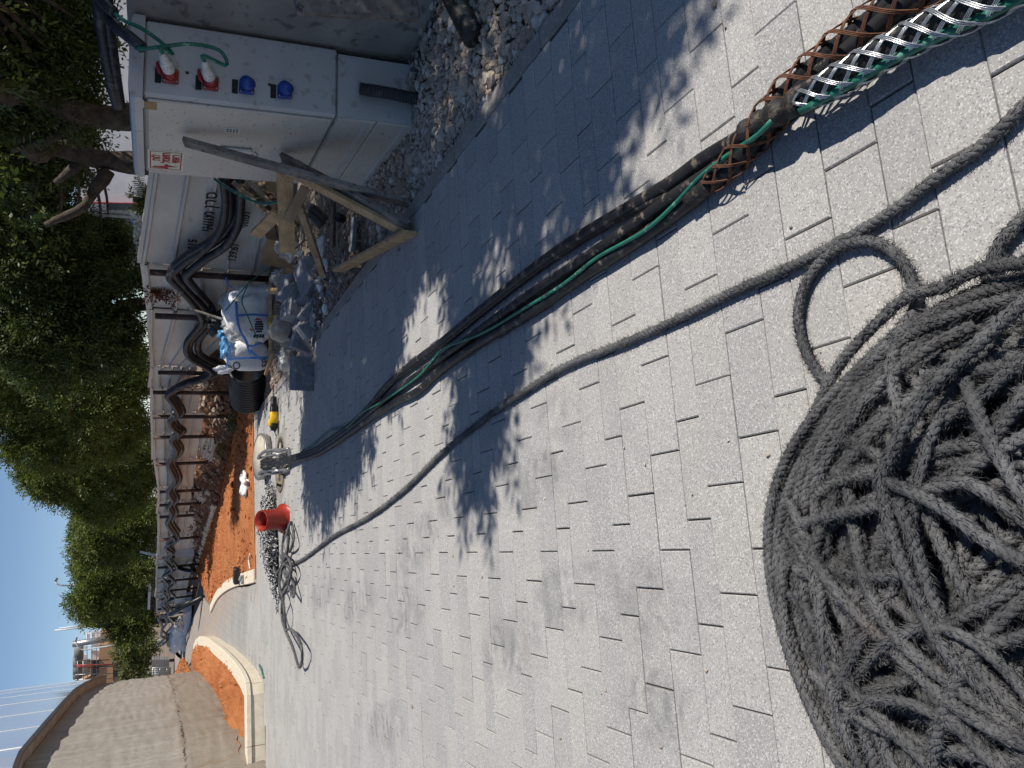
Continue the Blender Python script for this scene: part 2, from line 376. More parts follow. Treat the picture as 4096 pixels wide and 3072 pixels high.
# x, y, direction, half length, half width, spacing, bend
TRACKS = [(-0.42, 2.75, 1.95, 0.36, 0.12, 0.088, 5.0), (-0.80, 2.42, 2.0, 0.30, 0.13, 0.095, -4.0), (-0.60, 3.55, 1.95, 0.40, 0.13, 0.10, 5.0), (-0.98, 4.2, 2.1, 0.5, 0.15, 0.105, 4.0),
          (-1.45, 4.4, 1.9, 0.42, 0.16, 0.11, -4.0), (-1.7, 5.5, 2.0, 0.6, 0.15, 0.12, 4.0), (-0.70, 1.95, 1.95, 0.24, 0.16, 0.10, 6.0), (-1.16, 2.9, 2.1, 0.34, 0.14, 0.09, -5.0),
          (-1.0, 1.85, 1.9, 0.2, 0.12, 0.085, 6.0), (-0.12, 2.5, 1.7, 0.2, 0.12, 0.09, 4.0), (-2.3, 4.7, 2.05, 0.5, 0.15, 0.10, 4.0), (-2.0, 6.8, 2.0, 0.6, 0.16, 0.13, -3.0)]
M['paver'] = paving_mat('paver', False)
M['walkway'] = paving_mat('walkway', True)
M['joint_sand'] = simple('joint_sand', (0.10, 0.095, 0.09), (0.05, 0.048, 0.046), 14, 0.95)
M['concrete'] = simple('concrete', (0.30, 0.29, 0.27), (0.22, 0.21, 0.20), 2.5, 0.85, bump=0.25, bscale=30, c3=(0.14, 0.13, 0.12), s3=9)
M['kerb_concrete'] = simple('kerb_concrete', (0.30, 0.28, 0.255), (0.22, 0.205, 0.19), 6, 0.9, bump=0.3, bscale=90, c3=(0.42, 0.39, 0.35), s3=40)

BORDER = [(-3.12, 11.42), (-3.42, 12.4), (-3.72, 13.5), (-4.1, 14.9), (-4.56, 16.2), (-5.1, 18.0), (-5.9, 19.6)]   # outside of the pale edging round the red bed
PAVE = [lat(0.2, 2.02)[:2], lat(12.40, 2.02)[:2], (-0.84, 12.52), (-1.6, 12.25), (-2.33, 11.9), (-3.06, 11.5)] + BORDER + \
       [(-6.6, 23.2), (-9.4, 29.5), (-15.5, 45), (-17.0, 44.4), (-10.6, 28.9), (-7.94, 23.71), (-6.40, 19.08), (-5.48, 15.88), (-4.75, 13.16), (-4.42, 11.79), (-4.19, 10.33), (-5.14, 9.9), (-9.5, 8.0), (-9.5, 0.2)]
PAVE = [tuple(float(q) for q in p) for p in PAVE]
def inside(p, poly):
    x, y = p; r_ = False; n = len(poly)
    for i in range(n):
        x1, y1 = poly[i]; x2, y2 = poly[(i + 1) % n]
        if (y1 > y) != (y2 > y) and x < (x2 - x1) * (y - y1) / (y2 - y1) + x1: r_ = not r_
    return r_
mb = pierced(PAVE, -0.011); pave = obj('pavement', mb, M['joint_sand'], org=(0, 0, 0)); pave['kind'] = 'structure'
# pavers: rows of 15, 15 and 10 cm across, stones 30 cm long, each row pushed on by a fixed step
S0, PER, LEN = 1.3703, 0.4009, 0.2978
rows = ((0.0, 0.1472, 0.2143), (0.1472, 0.2933, 0.0949), (0.2933, 0.4009, 0.0029))
stones = []
for n_ in range(-3, 29):
    for (a, b, x0) in rows:
        s1, s2 = S0 + n_ * PER + a, S0 + n_ * PER + b; sm = (s1 + s2) / 2
        for j in range(-40, 14):
            c1 = x0 + j * LEN; cm = c1 + LEN / 2
            p = lat(sm, cm)
            if p[1] < 0.25 or sm > 12.9 or c1 > 2.02: continue
            k_ = (p - [0, 0, CAM_H]) @ W_
            if k_ < 0.25: continue
            U = 1536 + F * ((p - [0, 0, CAM_H]) @ R_) / k_; V = 2048 - F * ((p - [0, 0, CAM_H]) @ U_) / k_
            if U < -330 or U > 3500 or V > 4600: continue
            c2 = min(c1 + LEN, 2.017)
            if c2 - c1 < 0.04: continue
            if not all(inside(lat(s_, c_)[:2], PAVE) for s_ in (s1 + 0.01, s2 - 0.01) for c_ in (c1 + 0.01, c2 - 0.01)): continue
            if sm > 7.5 and b - a < 0.12 and False: continue
            stones.append((k_, s1, s2, c1, c2))
stones.sort(); MH_C = G(1121, 1857)[:2]
stones = [q for q in stones if min(math.hypot(*(lat(s_, c_)[:2] - MH_C)) for s_ in np.linspace(q[1], q[2], 3) for c_ in np.linspace(q[3], q[4], 5)) > 0.352]
g0, g1 = 0.0012, 0.0022
def paver_shape(mb, cs, cc, hs, hc, z0, dz, tilt):
    ch = 0.003; v = []
    for (e, z) in ((0, -0.05), (0, -ch), (ch, 0)):
        for (a, b) in ((-1, -1), (1, -1), (1, 1), (-1, 1)):
            q = lat(cs + a * (hs - e), cc + b * (hc - e), z0 + z + dz + (tilt[0] * a + tilt[1] * b if z > -0.04 else 0)); v.append(q)
    f = [(i, (i + 1) % 4, 4 * l + 4 + (i + 1) % 4 - 0, 0) for i in range(0) for l in range(0)]
    for l in range(2):
        for i in range(4): f.append((4 * l + i, 4 * l + 4 + i, 4 * l + 4 + (i + 1) % 4, 4 * l + (i + 1) % 4))
    f.append((11, 10, 9, 8)); mb.add(v, f)
cache = {}; many = MB()
for i_, (k_, s1, s2, c1, c2) in enumerate(stones):
    dz = random.gauss(0, 0.0009); tilt = (random.gauss(0, 0.0006), random.gauss(0, 0.0006))
    hs, hc = (s2 - s1) / 2 - g0, (c2 - c1) / 2 - g1 * random.uniform(0.6, 1.3)
    if i_ < 300:
        full = c2 - c1 > LEN - 0.002; key = (round(hs, 3), i_ % 5) if full else None
        if key is None or key not in cache:
            mb = MB(); paver_shape(mb, 0, 0, hs, hc, 0, 0, tilt); me = mb.mesh('paver'); me.materials.append(M['paver'])
            if key is not None: cache[key] = me
        else: me = cache[key]
        o = bpy.data.objects.new('paver', me); C.objects.link(o); o.parent = pave
        o.location = Vector(lat((s1 + s2) / 2, (c1 + c2) / 2, dz)) 
    else: paver_shape(many, (s1 + s2) / 2, (c1 + c2) / 2, hs, hc, 0, dz, tilt)
o = obj('far_pavers', many, M['paver'], pave); o['kind'] = 'stuff'
# beyond the rows laid one by one the path carries on
FARP = [(-4.19, 10.36), (-3.0, 9.7), (-1.3, 10.7), (-0.95, 12.42), (-1.6, 12.2), (-2.33, 11.86), (-3.06, 11.46), (-3.14, 11.5), (-3.42, 12.4), (-3.72, 13.5), (-4.1, 14.9), (-4.56, 16.2), (-5.1, 18.0), (-5.9, 19.6), (-6.6, 23.2), (-9.4, 29.5), (-15.5, 45), (-17.0, 44.4), (-10.6, 28.9), (-7.94, 23.71), (-6.40, 19.08), (-5.48, 15.88), (-4.75, 13.16), (-4.44, 11.9)]
mb = MB(); mb.slab(FARP, -0.05, -0.005); struct('path', mb, M['walkway'])
# three fanned courses across the path where it turns
fan = MB()
for q in range(3):
    for i in range(34):
        a0 = 2.62 - i * 0.0435; r1, r2 = 2.55 + q * 0.16, 2.55 + q * 0.16 + 0.15; cx, cy = -1.0, 14.2
        a1 = a0 - 0.041
        P4 = [(cx + r_ * 1.05 * math.cos(t), cy + r_ * 1.6 * math.sin(t)) for (r_, t) in ((r1 + 0.2, a0), (r2 + 0.2, a0), (r2 + 0.2, a1), (r1 + 0.2, a1))]
# concrete edge strip along the right of the paving, laid in lengths
kerb = obj('kerb_strip', MB().slab([lat(0.3, 2.022)[:2], lat(12.45, 2.022)[:2], lat(12.45, 2.126)[:2], lat(0.3, 2.126)[:2]], -0.06, -0.012), M['joint_sand'], org=(0, 0, 0)); kerb['kind'] = 'structure'
for i in range(12):
    a, b = 0.4 + i * 1.0 + 0.003, 0.4 + (i + 1) * 1.0 - 0.003
    mb = MB(); mb.box(lat((a + b) / 2, 2.074, -0.045 + random.gauss(0, 0.001)), (b - a, 0.102, 0.09), (DD, DC, (0, 0, 1)), 0.006); obj('kerb_stone', mb, M['kerb_concrete'], kerb)

# red garden soil bed, raised a little, with clods
def soil_mat(name, a, b, c):
    k = NT(name); f_ = k.ramp(k.noise(1.3, 6, 0.65), 0.35, 0.68); col = k.mix(f_, a, b)
    col = k.mix(k.ramp(k.noise(38, 3, 0.7), 0.60, 0.70), col, c); col = k.mix(k.math('MULTIPLY', k.ramp(k.noise(24, 4, 0.7), 0.58, 0.68), 0.6), col, tuple(q * 0.45 for q in a))
    k.bump(k.noise(30, 6, 0.75), 0.9, 0.05); return k.fin(col, 0.95, 0, 0.15)
M['red_soil'] = soil_mat('red_soil', (0.43, 0.145, 0.052), (0.56, 0.225, 0.09), (0.62, 0.34, 0.18))
M['dark_soil'] = soil_mat('dark_soil', (0.165, 0.082, 0.05), (0.24, 0.13, 0.085), (0.33, 0.25, 0.19))
M['debris_soil'] = soil_mat('debris_soil', (0.23, 0.18, 0.14), (0.33, 0.275, 0.22), (0.48, 0.44, 0.39))
def fbm(x, y, s, seed=0):
    g = np.random.default_rng(seed); t = 0.0; a = 1.0
    for o_ in range(5):
        for _ in range(3):
            k_ = g.uniform(0, 6.28); w_ = s * 2 ** o_ * g.uniform(0.7, 1.3); t = t + a * np.sin(w_ * (x * math.cos(k_) + y * math.sin(k_)) + g.uniform(0, 6.28)) / 3
        a *= 0.55
    return t
BACK = [(-0.55, 14.6), (-1.35, 15.6), (-2.1, 16.9), (-2.7, 17.6), (-3.65, 19.7), (-5.1, 22.8), (-6.2, 25.2)]      # stone edging at the back of the bed
FRONT = [(-0.70, 12.50), (-1.05, 12.45), (-1.6, 12.27), (-2.33, 11.92), (-3.06, 11.53), (-4.0, 15.0), (-5.9, 20.2)]
def resamp(p, n):
    p = np.array(p, float); L = np.concatenate([[0], np.cumsum(np.linalg.norm(np.diff(p, axis=0), axis=1))]); t = np.linspace(0, L[-1], n)
    return np.stack([np.interp(t, L, p[:, j]) for j in range(p.shape[1])], 1)
# bed as a fan from its front edge to its back edge
NB = 90; BK, FR = resamp(BACK, NB), resamp([(-0.60, 12.38), (-1.62, 12.12), (-3.05, 11.42), (-3.4, 12.6), (-4.1, 15.2), (-5.0, 17.9), (-6.0, 20.5), (-6.35, 25.0)], NB)
t_ = np.linspace(0, 1, 60)
Pp = FR[:, None, :] * (1 - t_[None, :, None]) + BK[:, None, :] * t_[None, :, None]
zz = 0.006 + 0.05 * np.clip(t_ * 4, 0, 1)[None, :] + 0.022 * fbm(Pp[..., 0], Pp[..., 1], 2.2, 3) * np.clip(t_ * 6, 0.15, 1)[None, :] + 0.02 * rng.standard_normal(Pp.shape[:2]) * np.clip(t_ * 6, 0.1, 1)[None, :] * 0.5
mb = MB(); mb.grid(np.concatenate([Pp, zz[..., None]], 2)); struct('red_soil_bed', mb, M['red_soil'])
# pale edging stones round the bed's near corner
bp = resamp(spline([(-3.10, 11.46, 0), (-3.40, 12.5, 0), (-3.86, 14.1, 0), (-4.5, 16.1, 0), (-5.2, 18.0, 0), (-6.0, 19.7, 0)], 0.1)[:, :2], 26)
M['limestone'] = simple('limestone', (0.66, 0.60, 0.49), (0.54, 0.48, 0.38), 8, 0.9, bump=0.45, bscale=80, c3=(0.76, 0.71, 0.60), s3=50)
ed = thing('stone_edging', 'pale curved edging stones at the near left end of the red soil bed', 'edging', (*bp[0], 0))
for a, b in zip(bp[:-1], bp[1:]):
    d = unit(np.array([*(b - a), 0])); n = np.array([d[1], -d[0], 0]); c = np.array([*(a + b) / 2, 0.0]) + n * 0.09
    mb = MB(); mb.box(c, (np.linalg.norm(b - a) - 0.01, 0.2, 0.07), (d, n, (0, 0, 1)), 0.008); obj('edging_stone', mb, M['limestone'], ed)

# the dark bank behind the bed, rising to the fence
FP0 = np.array([1.46, 10.98, 0]); FV = np.array([-0.4819, 0.8762, 0]); FN = np.array([0.8762, 0.4819, 0])
def fl(s, off=0.0, z=0.0): return FP0 + FV * s + FN * off + np.array([0, 0, z])
lo = resamp([(0.15, 12.3), (-0.15, 13.4)] + BACK + [(-8.8, 31.5)], 120); hi = resamp([fl(1.2, 0.3)[:2], fl(22.5, 0.3)[:2]], 120)
t_ = np.linspace(0, 1, 26); Pp = lo[:, None, :] * (1 - t_[None, :, None]) + hi[:, None, :] * t_[None, :, None]
al = np.linspace(0, 1, 120)[:, None]
rise = np.where(al < 0.1, 0.25 + al * 4.0, 0.66) * (1 - 0.3 * np.clip((al - 0.5) * 2, 0, 1))
zz = 0.03 + rise * (t_[None, :] ** 0.8) + 0.06 * fbm(Pp[..., 0], Pp[..., 1], 2.0, 8) * np.clip(t_ * 4, 0.2, 1)[None, :] + 0.03 * rng.standard_normal(Pp.shape[:2])
mb = MB(); mb.grid(np.concatenate([Pp, zz[..., None]], 2)); struct('soil_bank', mb, M['dark_soil'])
# rubble ground right of the kerb, running back under the debris
def hz_right(x, y):
    s_, c_ = x * DD[0] + y * DD[1], x * DC[0] + y * DC[1]
    e = np.clip((c_ - 2.13) / 0.6, 0, 1)
    return -0.045 + 0.06 * e + 0.03 * e * fbm(x, y, 3.0, 21) 
ss, cc_ = np.linspace(-0.5, 12.6, 150), np.linspace(2.12, 9.0, 70)
Sg, Cg = np.meshgrid(ss, 2.12 + (cc_ - 2.12) ** 1.6 / (9.0 - 2.12) ** 0.6, indexing='ij'); Xg = Sg * DD[0] + Cg * DC[0]; Yg = Sg * DD[1] + Cg * DC[1]
mb = MB(); mb.grid(np.stack([Xg, Yg, hz_right(Xg, Yg) + 0.006 * rng.standard_normal(Xg.shape)], 2)); struct('rubble_ground', mb, M['debris_soil'])

# loose stone
def ico():
    p = (1 + 5 ** 0.5) / 2
    v = np.array([(-1, p, 0), (1, p, 0), (-1, -p, 0), (1, -p, 0), (0, -1, p), (0, 1, p), (0, -1, -p), (0, 1, -p), (p, 0, -1), (p, 0, 1), (-p, 0, -1), (-p, 0, 1)], float) / (1 + p * p) ** 0.5
    f = np.array([(0, 11, 5), (0, 5, 1), (0, 1, 7), (0, 7, 10), (0, 10, 11), (1, 5, 9), (5, 11, 4), (11, 10, 2), (10, 7, 6), (7, 1, 8), (3, 9, 4), (3, 4, 2), (3, 2, 6), (3, 6, 8), (3, 8, 9), (4, 9, 5), (2, 4, 11), (6, 2, 10), (8, 6, 7), (9, 8, 1)])
    return v, f
def stones_mesh(name, pts, rad, flat=0.7, jit=0.28):
    v, f = ico(); n = len(pts); pts = np.array(pts, float); rad = np.array(rad, float)
    V = v[None] * (1 + jit * rng.standard_normal((n, 12, 1)) * 0.7)
    V = V * rng.uniform(0.65, 1.25, (n, 1, 3))
    A = rng.uniform(0, 6.28, (n, 3)); ca, sa = np.cos(A), np.sin(A)
    x, y, z = V[..., 0], V[..., 1], V[..., 2]
    x, y = x * ca[:, :1] - y * sa[:, :1], x * sa[:, :1] + y * ca[:, :1]
    y, z = y * ca[:, 1:2] - z * sa[:, 1:2], y * sa[:, 1:2] + z * ca[:, 1:2]
    x, z = x * ca[:, 2:] - z * sa[:, 2:], x * sa[:, 2:] + z * ca[:, 2:]
    V = np.stack([x, y, z * flat], 2) * rad[:, None, None] + pts[:, None, :]
    Fc = (f[None] + 12 * np.arange(n)[:, None, None]).reshape(-1, 3)
    return fastmesh(name, V.reshape(-1, 3), Fc, smooth=False)
k = NT('pale_gravel'); r_ = k.isl(); col = k.mix(k.ramp(r_, 0, 1), (0.30, 0.25, 0.195), (0.50, 0.44, 0.37)); col = k.mix(k.ramp(k.math('FRACT', k.math('MULTIPLY', r_, 9.7)), 0.8, 0.95), col, (0.62, 0.59, 0.54))
col = k.mix(k.ramp(k.noise(60, 4, 0.7), 0.4, 0.7, 0, 0.4), col, (0.2, 0.16, 0.12)); k.bump(k.noise(150, 4, 0.7), 0.5, 0.004); M['pale_gravel'] = k.fin(col, 0.92, 0, 0.2)
pts, rad = [], []
for _ in range(17000):
    s_ = rng.uniform(0.6, 5.2); c_ = 2.13 + abs(rng.normal(0, 0.55)); r0 = min(0.05, 0.0045 + rng.gamma(1.5, 0.0052))
    if c_ < 2.13 + r0: continue
    q = lat(s_, c_); z = hz_right(q[0], q[1]) + r0 * 0.25 + 0.05 * math.exp(-((s_ - 2.6) / 1.0) ** 2) * min(1, (c_ - 2.13) / 0.5)
    pts.append((q[0], q[1], z)); rad.append(r0)
o = obj('gravel', stones_mesh('gravel', pts, rad), M['pale_gravel']); o['kind'] = 'stuff'
pts, rad = [], []
for _ in range(5000):
    s_ = rng.uniform(4.6, 12.4); c_ = 2.14 + abs(rng.normal(0, 0.5)); r0 = 0.006 + rng.gamma(1.6, 0.006)
    q = lat(s_, c_); pts.append((q[0], q[1], hz_right(q[0], q[1]) + r0 * 0.2)); rad.append(min(r0, 0.05))
for _ in range(2500):      # rubble and clods on the bank and along the edging
    i = rng.integers(0, 119); t = rng.uniform(0, 1) ** 1.5; q = lo[i] * (1 - t) + hi[i] * t + rng.normal(0, 0.05, 2)
    if inside(q, PAVE): continue
    pts.append((*q, 0.03 + float(rise[i, 0]) * t ** 0.8 + 0.01)); rad.append(0.01 + rng.gamma(1.6, 0.014))
o = obj('rubble', stones_mesh('rubble', pts, rad), simple('rubble', (0.30, 0.245, 0.20), (0.19, 0.14, 0.11), 20, 0.95, bump=0.4, c3=(0.5, 0.47, 0.42), s3=6)); o['kind'] = 'stuff'
pts, rad = [], []
for _ in range(2600):      # clods and chips on the red soil
    i = rng.integers(0, NB); t = rng.uniform(0.02, 1); q = FR[i] * (1 - t) + BK[i] * t
    pts.append((*q, 0.035 + 0.03 * min(1, t * 4))); rad.append(0.006 + rng.gamma(1.5, 0.007))
o = obj('soil_clods', stones_mesh('soil_clods', pts, rad), M['red_soil']); o['kind'] = 'stuff'
pts, rad = [], []
for _ in range(420):       # chips and crumbs lying on the paving
    s_, c_ = rng.uniform(0.7, 11.5), rng.uniform(-3.5, 2.0); q = lat(s_, c_)
    if inside(q[:2], PAVE): pts.append((q[0], q[1], 0.003)); rad.append(0.003 + rng.gamma(1.3, 0.0022))
o = obj('paving_crumbs', stones_mesh('paving_crumbs', pts, rad), M['pale_gravel']); o['kind'] = 'stuff'
# rough old kerb stones at the back of the red bed
bk = resamp(BACK, 60)
sp, sr = [], []
t = thing('rubble_edging', 'rough pale stone edging between the red soil bed and the dark bank', 'edging', (*bk[20], 0))
for i in range(3, 58):
    if rng.uniform() < 0.18: continue
    d = unit(np.array([*(bk[i] - bk[i - 1]), 0])); n = np.array([d[1], -d[0], 0])
    mb = MB(); mb.blob((*bk[i], 0.09), (rng.uniform(0.09, 0.17), rng.uniform(0.06, 0.1), rng.uniform(0.05, 0.1)), 8, 6, 0.16, (d, n, (0, 0, 1)), i, smooth=False)
    obj('stone', mb, M['limestone'] if i > 22 else M['dark_soil'], t)
# ================================================================== large things: wall, planter, fence, cabinet, block
# left concrete retaining wall, cast in boards, rough pour line half way, rust runs
k = NT('cast_wall'); P = k.P()
st = k.noise(1.6, 6, 0.65, k.map((6, 6, 0.45))); b0 = k.mix(k.ramp(st, 0.3, 0.7), (0.34, 0.31, 0.27), (0.46, 0.43, 0.385))
b0 = k.mix(k.math('MULTIPLY', k.ramp(k.noise(0.9, 5, 0.7, k.map((1, 1, 0.5))), 0.48, 0.72), 0.5), b0, (0.29, 0.25, 0.20))
sz = k.n('SeparateXYZ'); k.l(P, sz.inputs[0])
low = k.ramp(k.math('ADD', sz.outputs[2], k.math('MULTIPLY', k.noise(1.2, 4, 0.6), 0.8)), 1.1, 1.75, 1, 0); b0 = k.mix(k.math('MULTIPLY', low, 0.6), b0, (0.29, 0.235, 0.17))
b0 = k.mix(k.ramp(k.noise(55, 4, 0.8, k.map((1, 1, 0.35))), 0.35, 0.75, 0, 0.5), b0, (0.27, 0.245, 0.21))
crk = k.math('ABSOLUTE', k.math('SUBTRACT', k.math('ADD', sz.outputs[2], k.math('MULTIPLY', k.noise(6, 5, 0.7), 0.16)), 1.02)); b0 = k.mix(k.math('MULTIPLY', k.ramp(crk, 0.004, 0.022, 1, 0), k.ramp(k.noise(9, 3, 0.6), 0.4, 0.6)), b0, (0.07, 0.055, 0.045))
rust = k.math('MULTIPLY', k.ramp(k.noise(1.5, 5, 0.7, k.map((2.4, 2.4, 0.4))), 0.56, 0.68), k.ramp(sz.outputs[2], 0.6, 1.3, 0.9, 0.0)); b0 = k.mix(k.math('MULTIPLY', k.ramp(k.noise(26, 5, 0.75, k.map((1, 1, 0.25))), 0.56, 0.70), 0.45), b0, (0.20, 0.175, 0.145)); b0 = k.mix(k.math('MULTIPLY', rust, 0.7), b0, (0.22, 0.11, 0.045))
k.bump(k.noise(9, 8, 0.8, k.map((3, 3, 0.8))), 0.9, 0.03); M['cast_wall'] = k.fin(b0, 0.92, 0, 0.2)
M['brown_cap'] = simple('brown_cap', (0.055, 0.042, 0.037), (0.038, 0.03, 0.027), 6, 0.5)
wall_plan = resamp([(-6.6, 6.6), (-5.5, 8.5), (-5.06, 9.8), (-4.95, 10.68), (-5.49, 12.82), (-6.38, 16.29), (-7.2, 18.9), (-7.82, 20.7)], 60)
wy = [6.3, 10.7, 12.8, 14.65, 17.9, 20.7]; wz = [2.85, 2.77, 2.72, 2.67, 2.55, 2.30]
def wtop(y): return float(np.interp(y, wy, wz))
wl = thing('retaining_wall', 'curved board-marked concrete retaining wall with glazed screen on top', 'wall', (-5.5, 12.8, 0))
def wn(i):
    d = unit(np.array([*(wall_plan[min(i + 1, 59)] - wall_plan[max(i - 1, 0)]), 0])); return d, np.array([d[1], -d[0], 0])
Pg = []
for i, p in enumerate(wall_plan):
    d, n = wn(i); T = wtop(p[1]); row = []
    for q in np.linspace(0, 1, 70):
        z = -0.1 + q * (T + 0.1)
        ofs = 0.012 * math.sin(p[1] * 7 + z * 2) * math.sin(z * 3) + rng.normal(0, 0.006)
        ofs += 0.03 * math.exp(-((z - (0.95 + 0.05 * math.sin(p[1] * 3))) / 0.03) ** 2) * (0.5 + 0.5 * math.sin(p[1] * 23))
        row.append(np.array([*p, z]) + n * ofs)
    Pg.append(row)
mb = MB(); mb.grid(Pg)
bk_ = [[np.array([*p, z]) - wn(i)[1] * 0.4 for z in (-0.1, wtop(p[1]))] for i, p in enumerate(wall_plan)]; mb.grid(bk_)
mb.grid([[Pg[i][-1], bk_[i][1]] for i in range(60)]); mb.grid([[Pg[-1][j], bk_[-1][0] + (bk_[-1][1] - bk_[-1][0]) * j / 69] for j in range(70)])
obj('wall', mb, M['cast_wall'], wl)
# brown steel cap that oversails the wall, and the screen that stands on its outer edge
mb = MB(); rows_ = []
for i, p in enumerate(wall_plan):
    d, n = wn(i); T = wtop(p[1]); b = np.array([*p, 0])
    rows_.append([b - n * 0.4 + [0, 0, T + .004], b + n * 0.16 + [0, 0, T + 0.012], b + n * 0.16 + [0, 0, T + 0.048], b - n * 0.4 + [0, 0, T + 0.048]])
mb.grid(rows_, False); mb.add(rows_[-1], [(0, 1, 2, 3)]); obj('coping', mb, M['concrete'], wl)  # coping in darker grey, so its underside reads as shade
mb = MB(); rows_ = []
for i, p in enumerate(wall_plan):
    d, n = wn(i); T = wtop(p[1]); b = np.array([*p, 0])
    rows_.append([b + n * o_ + [0, 0, T + z_] for o_, z_ in ((0.162, 0.0), (0.19, 0.0), (0.19, 0.06), (0.162, 0.06), (0.162, 0.0))])
mb.grid(rows_, False); mb.add(rows_[-1][:4], [(0, 1, 2, 3)]); obj('cap_rail', mb, M['brown_cap'], wl)
k = NT('screen_glass'); tr = k.n('BsdfTransparent'); mx_ = k.n('MixShader'); mx_.inputs[0].default_value = 0.82
k.fin(k.mix(k.ramp(k.noise(0.5, 3, 0.5), 0.3, 0.7), (0.36, 0.43, 0.56), (0.45, 0.52, 0.64)), 0.12, 0.0, 0.8)
tr.inputs[0].default_value = (0.80, 0.86, 0.92, 1); k.l(tr.outputs[0], mx_.inputs[1]); k.l(k.b.outputs[0], mx_.inputs[2]); k.l(mx_.outputs[0], k.out.inputs[0]); M['screen_glass'] = k.m
M['white_paint'] = simple('white_paint', (0.78, 0.78, 0.78), (0.7, 0.7, 0.7), 20, 0.5)
i = 0; edges_ = list(range(2, 60, 6)) + [59]
for a, b in zip(edges_[:-1], edges_[1:]):
    mb = MB(); rws = []
    for j in range(a, b + 1):
        d, n = wn(j); p = np.array([*wall_plan[j], 0]); T = wtop(wall_plan[j][1])
        f_ = 0.012 / 2
        rws.append([p + n * (0.13 - f_) + [0, 0, T + 0.052], p + n * (0.13 - f_) + [0, 0, T + 4.6]])
    A0 = np.array(rws); n = wn(a)[1]
    mb.grid(A0, False); mb.grid((A0 + n * 0.012)[::-1], False)
    for (u0, u1) in ((A0[0][0], A0[0][1]), (A0[-1][0], A0[-1][1])): mb.add([u0, u1, u1 + n * .012, u0 + n * .012], [(0, 1, 2, 3)])
    g_ = obj('screen_pane', mb, M['screen_glass'], wl)
    q = A0[-1]; mb = MB(); mb.beam(q[0] + n * 0.006, q[1] + n * 0.006, 0.03, 0.02, n); obj('screen_joint', mb, M['white_paint'], g_)

# planter with pale kerb: front stones, then curving away
pl = thing('planter', 'low pale stone planter kerb curving round red earth below the retaining wall', 'planter', (-4.19, 10.33, 0))
pk = [(-7.4, 8.75), (-5.14, 9.9), (-4.30, 10.28), (-4.19, 10.42), (-4.24, 10.9), (-4.42, 11.79), (-4.75, 13.16), (-5.10, 14.5), (-5.48, 15.88), (-5.92, 17.5), (-6.40, 19.08), (-6.9, 20.6), (-7.4, 21.9), (-7.94, 23.0)]
pk = resamp(pk, 400); L = np.concatenate([[0], np.cumsum(np.linalg.norm(np.diff(pk, axis=0), axis=1))])
M['kerb_pale'] = simple('kerb_pale', (0.68, 0.61, 0.49), (0.58, 0.52, 0.41), 10, 0.9, bump=0.4, bscale=120, c3=(0.50, 0.44, 0.34), s3=120)
def pkat(l): return np.array([np.interp(l, L, pk[:, 0]), np.interp(l, L, pk[:, 1])])
joint = [0.25]; 
while joint[-1] < L[-1] - 0.5: joint.append(joint[-1] + (0.86 if joint[-1] < 3.2 else 0.5))
corner_l = float(L[np.argmin(np.linalg.norm(pk - np.array([-4.19, 10.42]), axis=1))])
joint = [j for j in joint if abs(j - corner_l) > 0.2] + [corner_l]; joint.sort()
for a, b in zip(joint[:-1], joint[1:]):
    for (name, z0, z1, o0, o1, bev) in (('kerb_stone', -0.03, 0.158, 0.0, 0.15, 0), ('coping_stone', 0.1605, 0.222, -0.022, 0.20, 0)):
        m_ = max(2, int((b - a) / 0.15) + 1); rr_ = []
        for l_ in np.linspace(a + 0.003, b - 0.003, m_):
            p = pkat(l_); d = unit(np.array([*(pkat(min(l_ + .05, L[-1])) - pkat(max(l_ - .05, 0))), 0])); n = np.array([-d[1], d[0], 0]); q = np.array([*p, 0])
            e = 0.008
            rr_.append([q + n * o0 + [0, 0, z0], q + n * o0 + [0, 0, z1 - e], q + n * (o0 + e) + [0, 0, z1], q + n * (o1 - e) + [0, 0, z1], q + n * o1 + [0, 0, z1 - e], q + n * o1 + [0, 0, z0], q + n * o0 + [0, 0, z0]])
        mb = MB(); mb.grid(np.array(rr_)[:, ::-1], False); mb.add(rr_[0][:6], [(0, 1, 2, 3, 4, 5)]); mb.add(rr_[-1][:6], [(5, 4, 3, 2, 1, 0)])
        obj(name, mb, M['kerb_pale'], pl)
# soil heaped inside
pin = resamp([tuple(pkat(l_)) for l_ in np.linspace(0.3, L[-1] - 1.0, 60)], 110); win = resamp([tuple(wall_plan[i]) for i in range(14, 60)] + [(-8.3, 22.6)], 110)
t_ = np.linspace(0, 1, 26); dpk = []
Pp = pin[:, None, :] * (1 - t_[None, :, None]) + win[:, None, :] * t_[None, :, None]
zz = 0.13 + 0.16 * np.sin(np.clip(t_, 0, 1) * 2.0)[None, :] + 0.05 * fbm(Pp[..., 0], Pp[..., 1], 2.6, 31) + 0.025 * rng.standard_normal(Pp.shape[:2])
mb = MB(); mb.grid(np.concatenate([Pp, zz[..., None]], 2)); obj('planter_soil', mb, M['red_soil'], pl)
pts, rad = [], []
for _ in range(1500):
    i = rng.integers(0, 110); t = rng.uniform(0.05, 1); q = pin[i] * (1 - t) + win[i] * t; pts.append((*q, 0.15 + 0.16 * math.sin(t * 2.0))); rad.append(0.008 + rng.gamma(1.5, 0.012))
o = obj('soil_clods', stones_mesh('soil_clods', pts, rad), M['red_soil'], pl); o['kind'] = 'stuff'

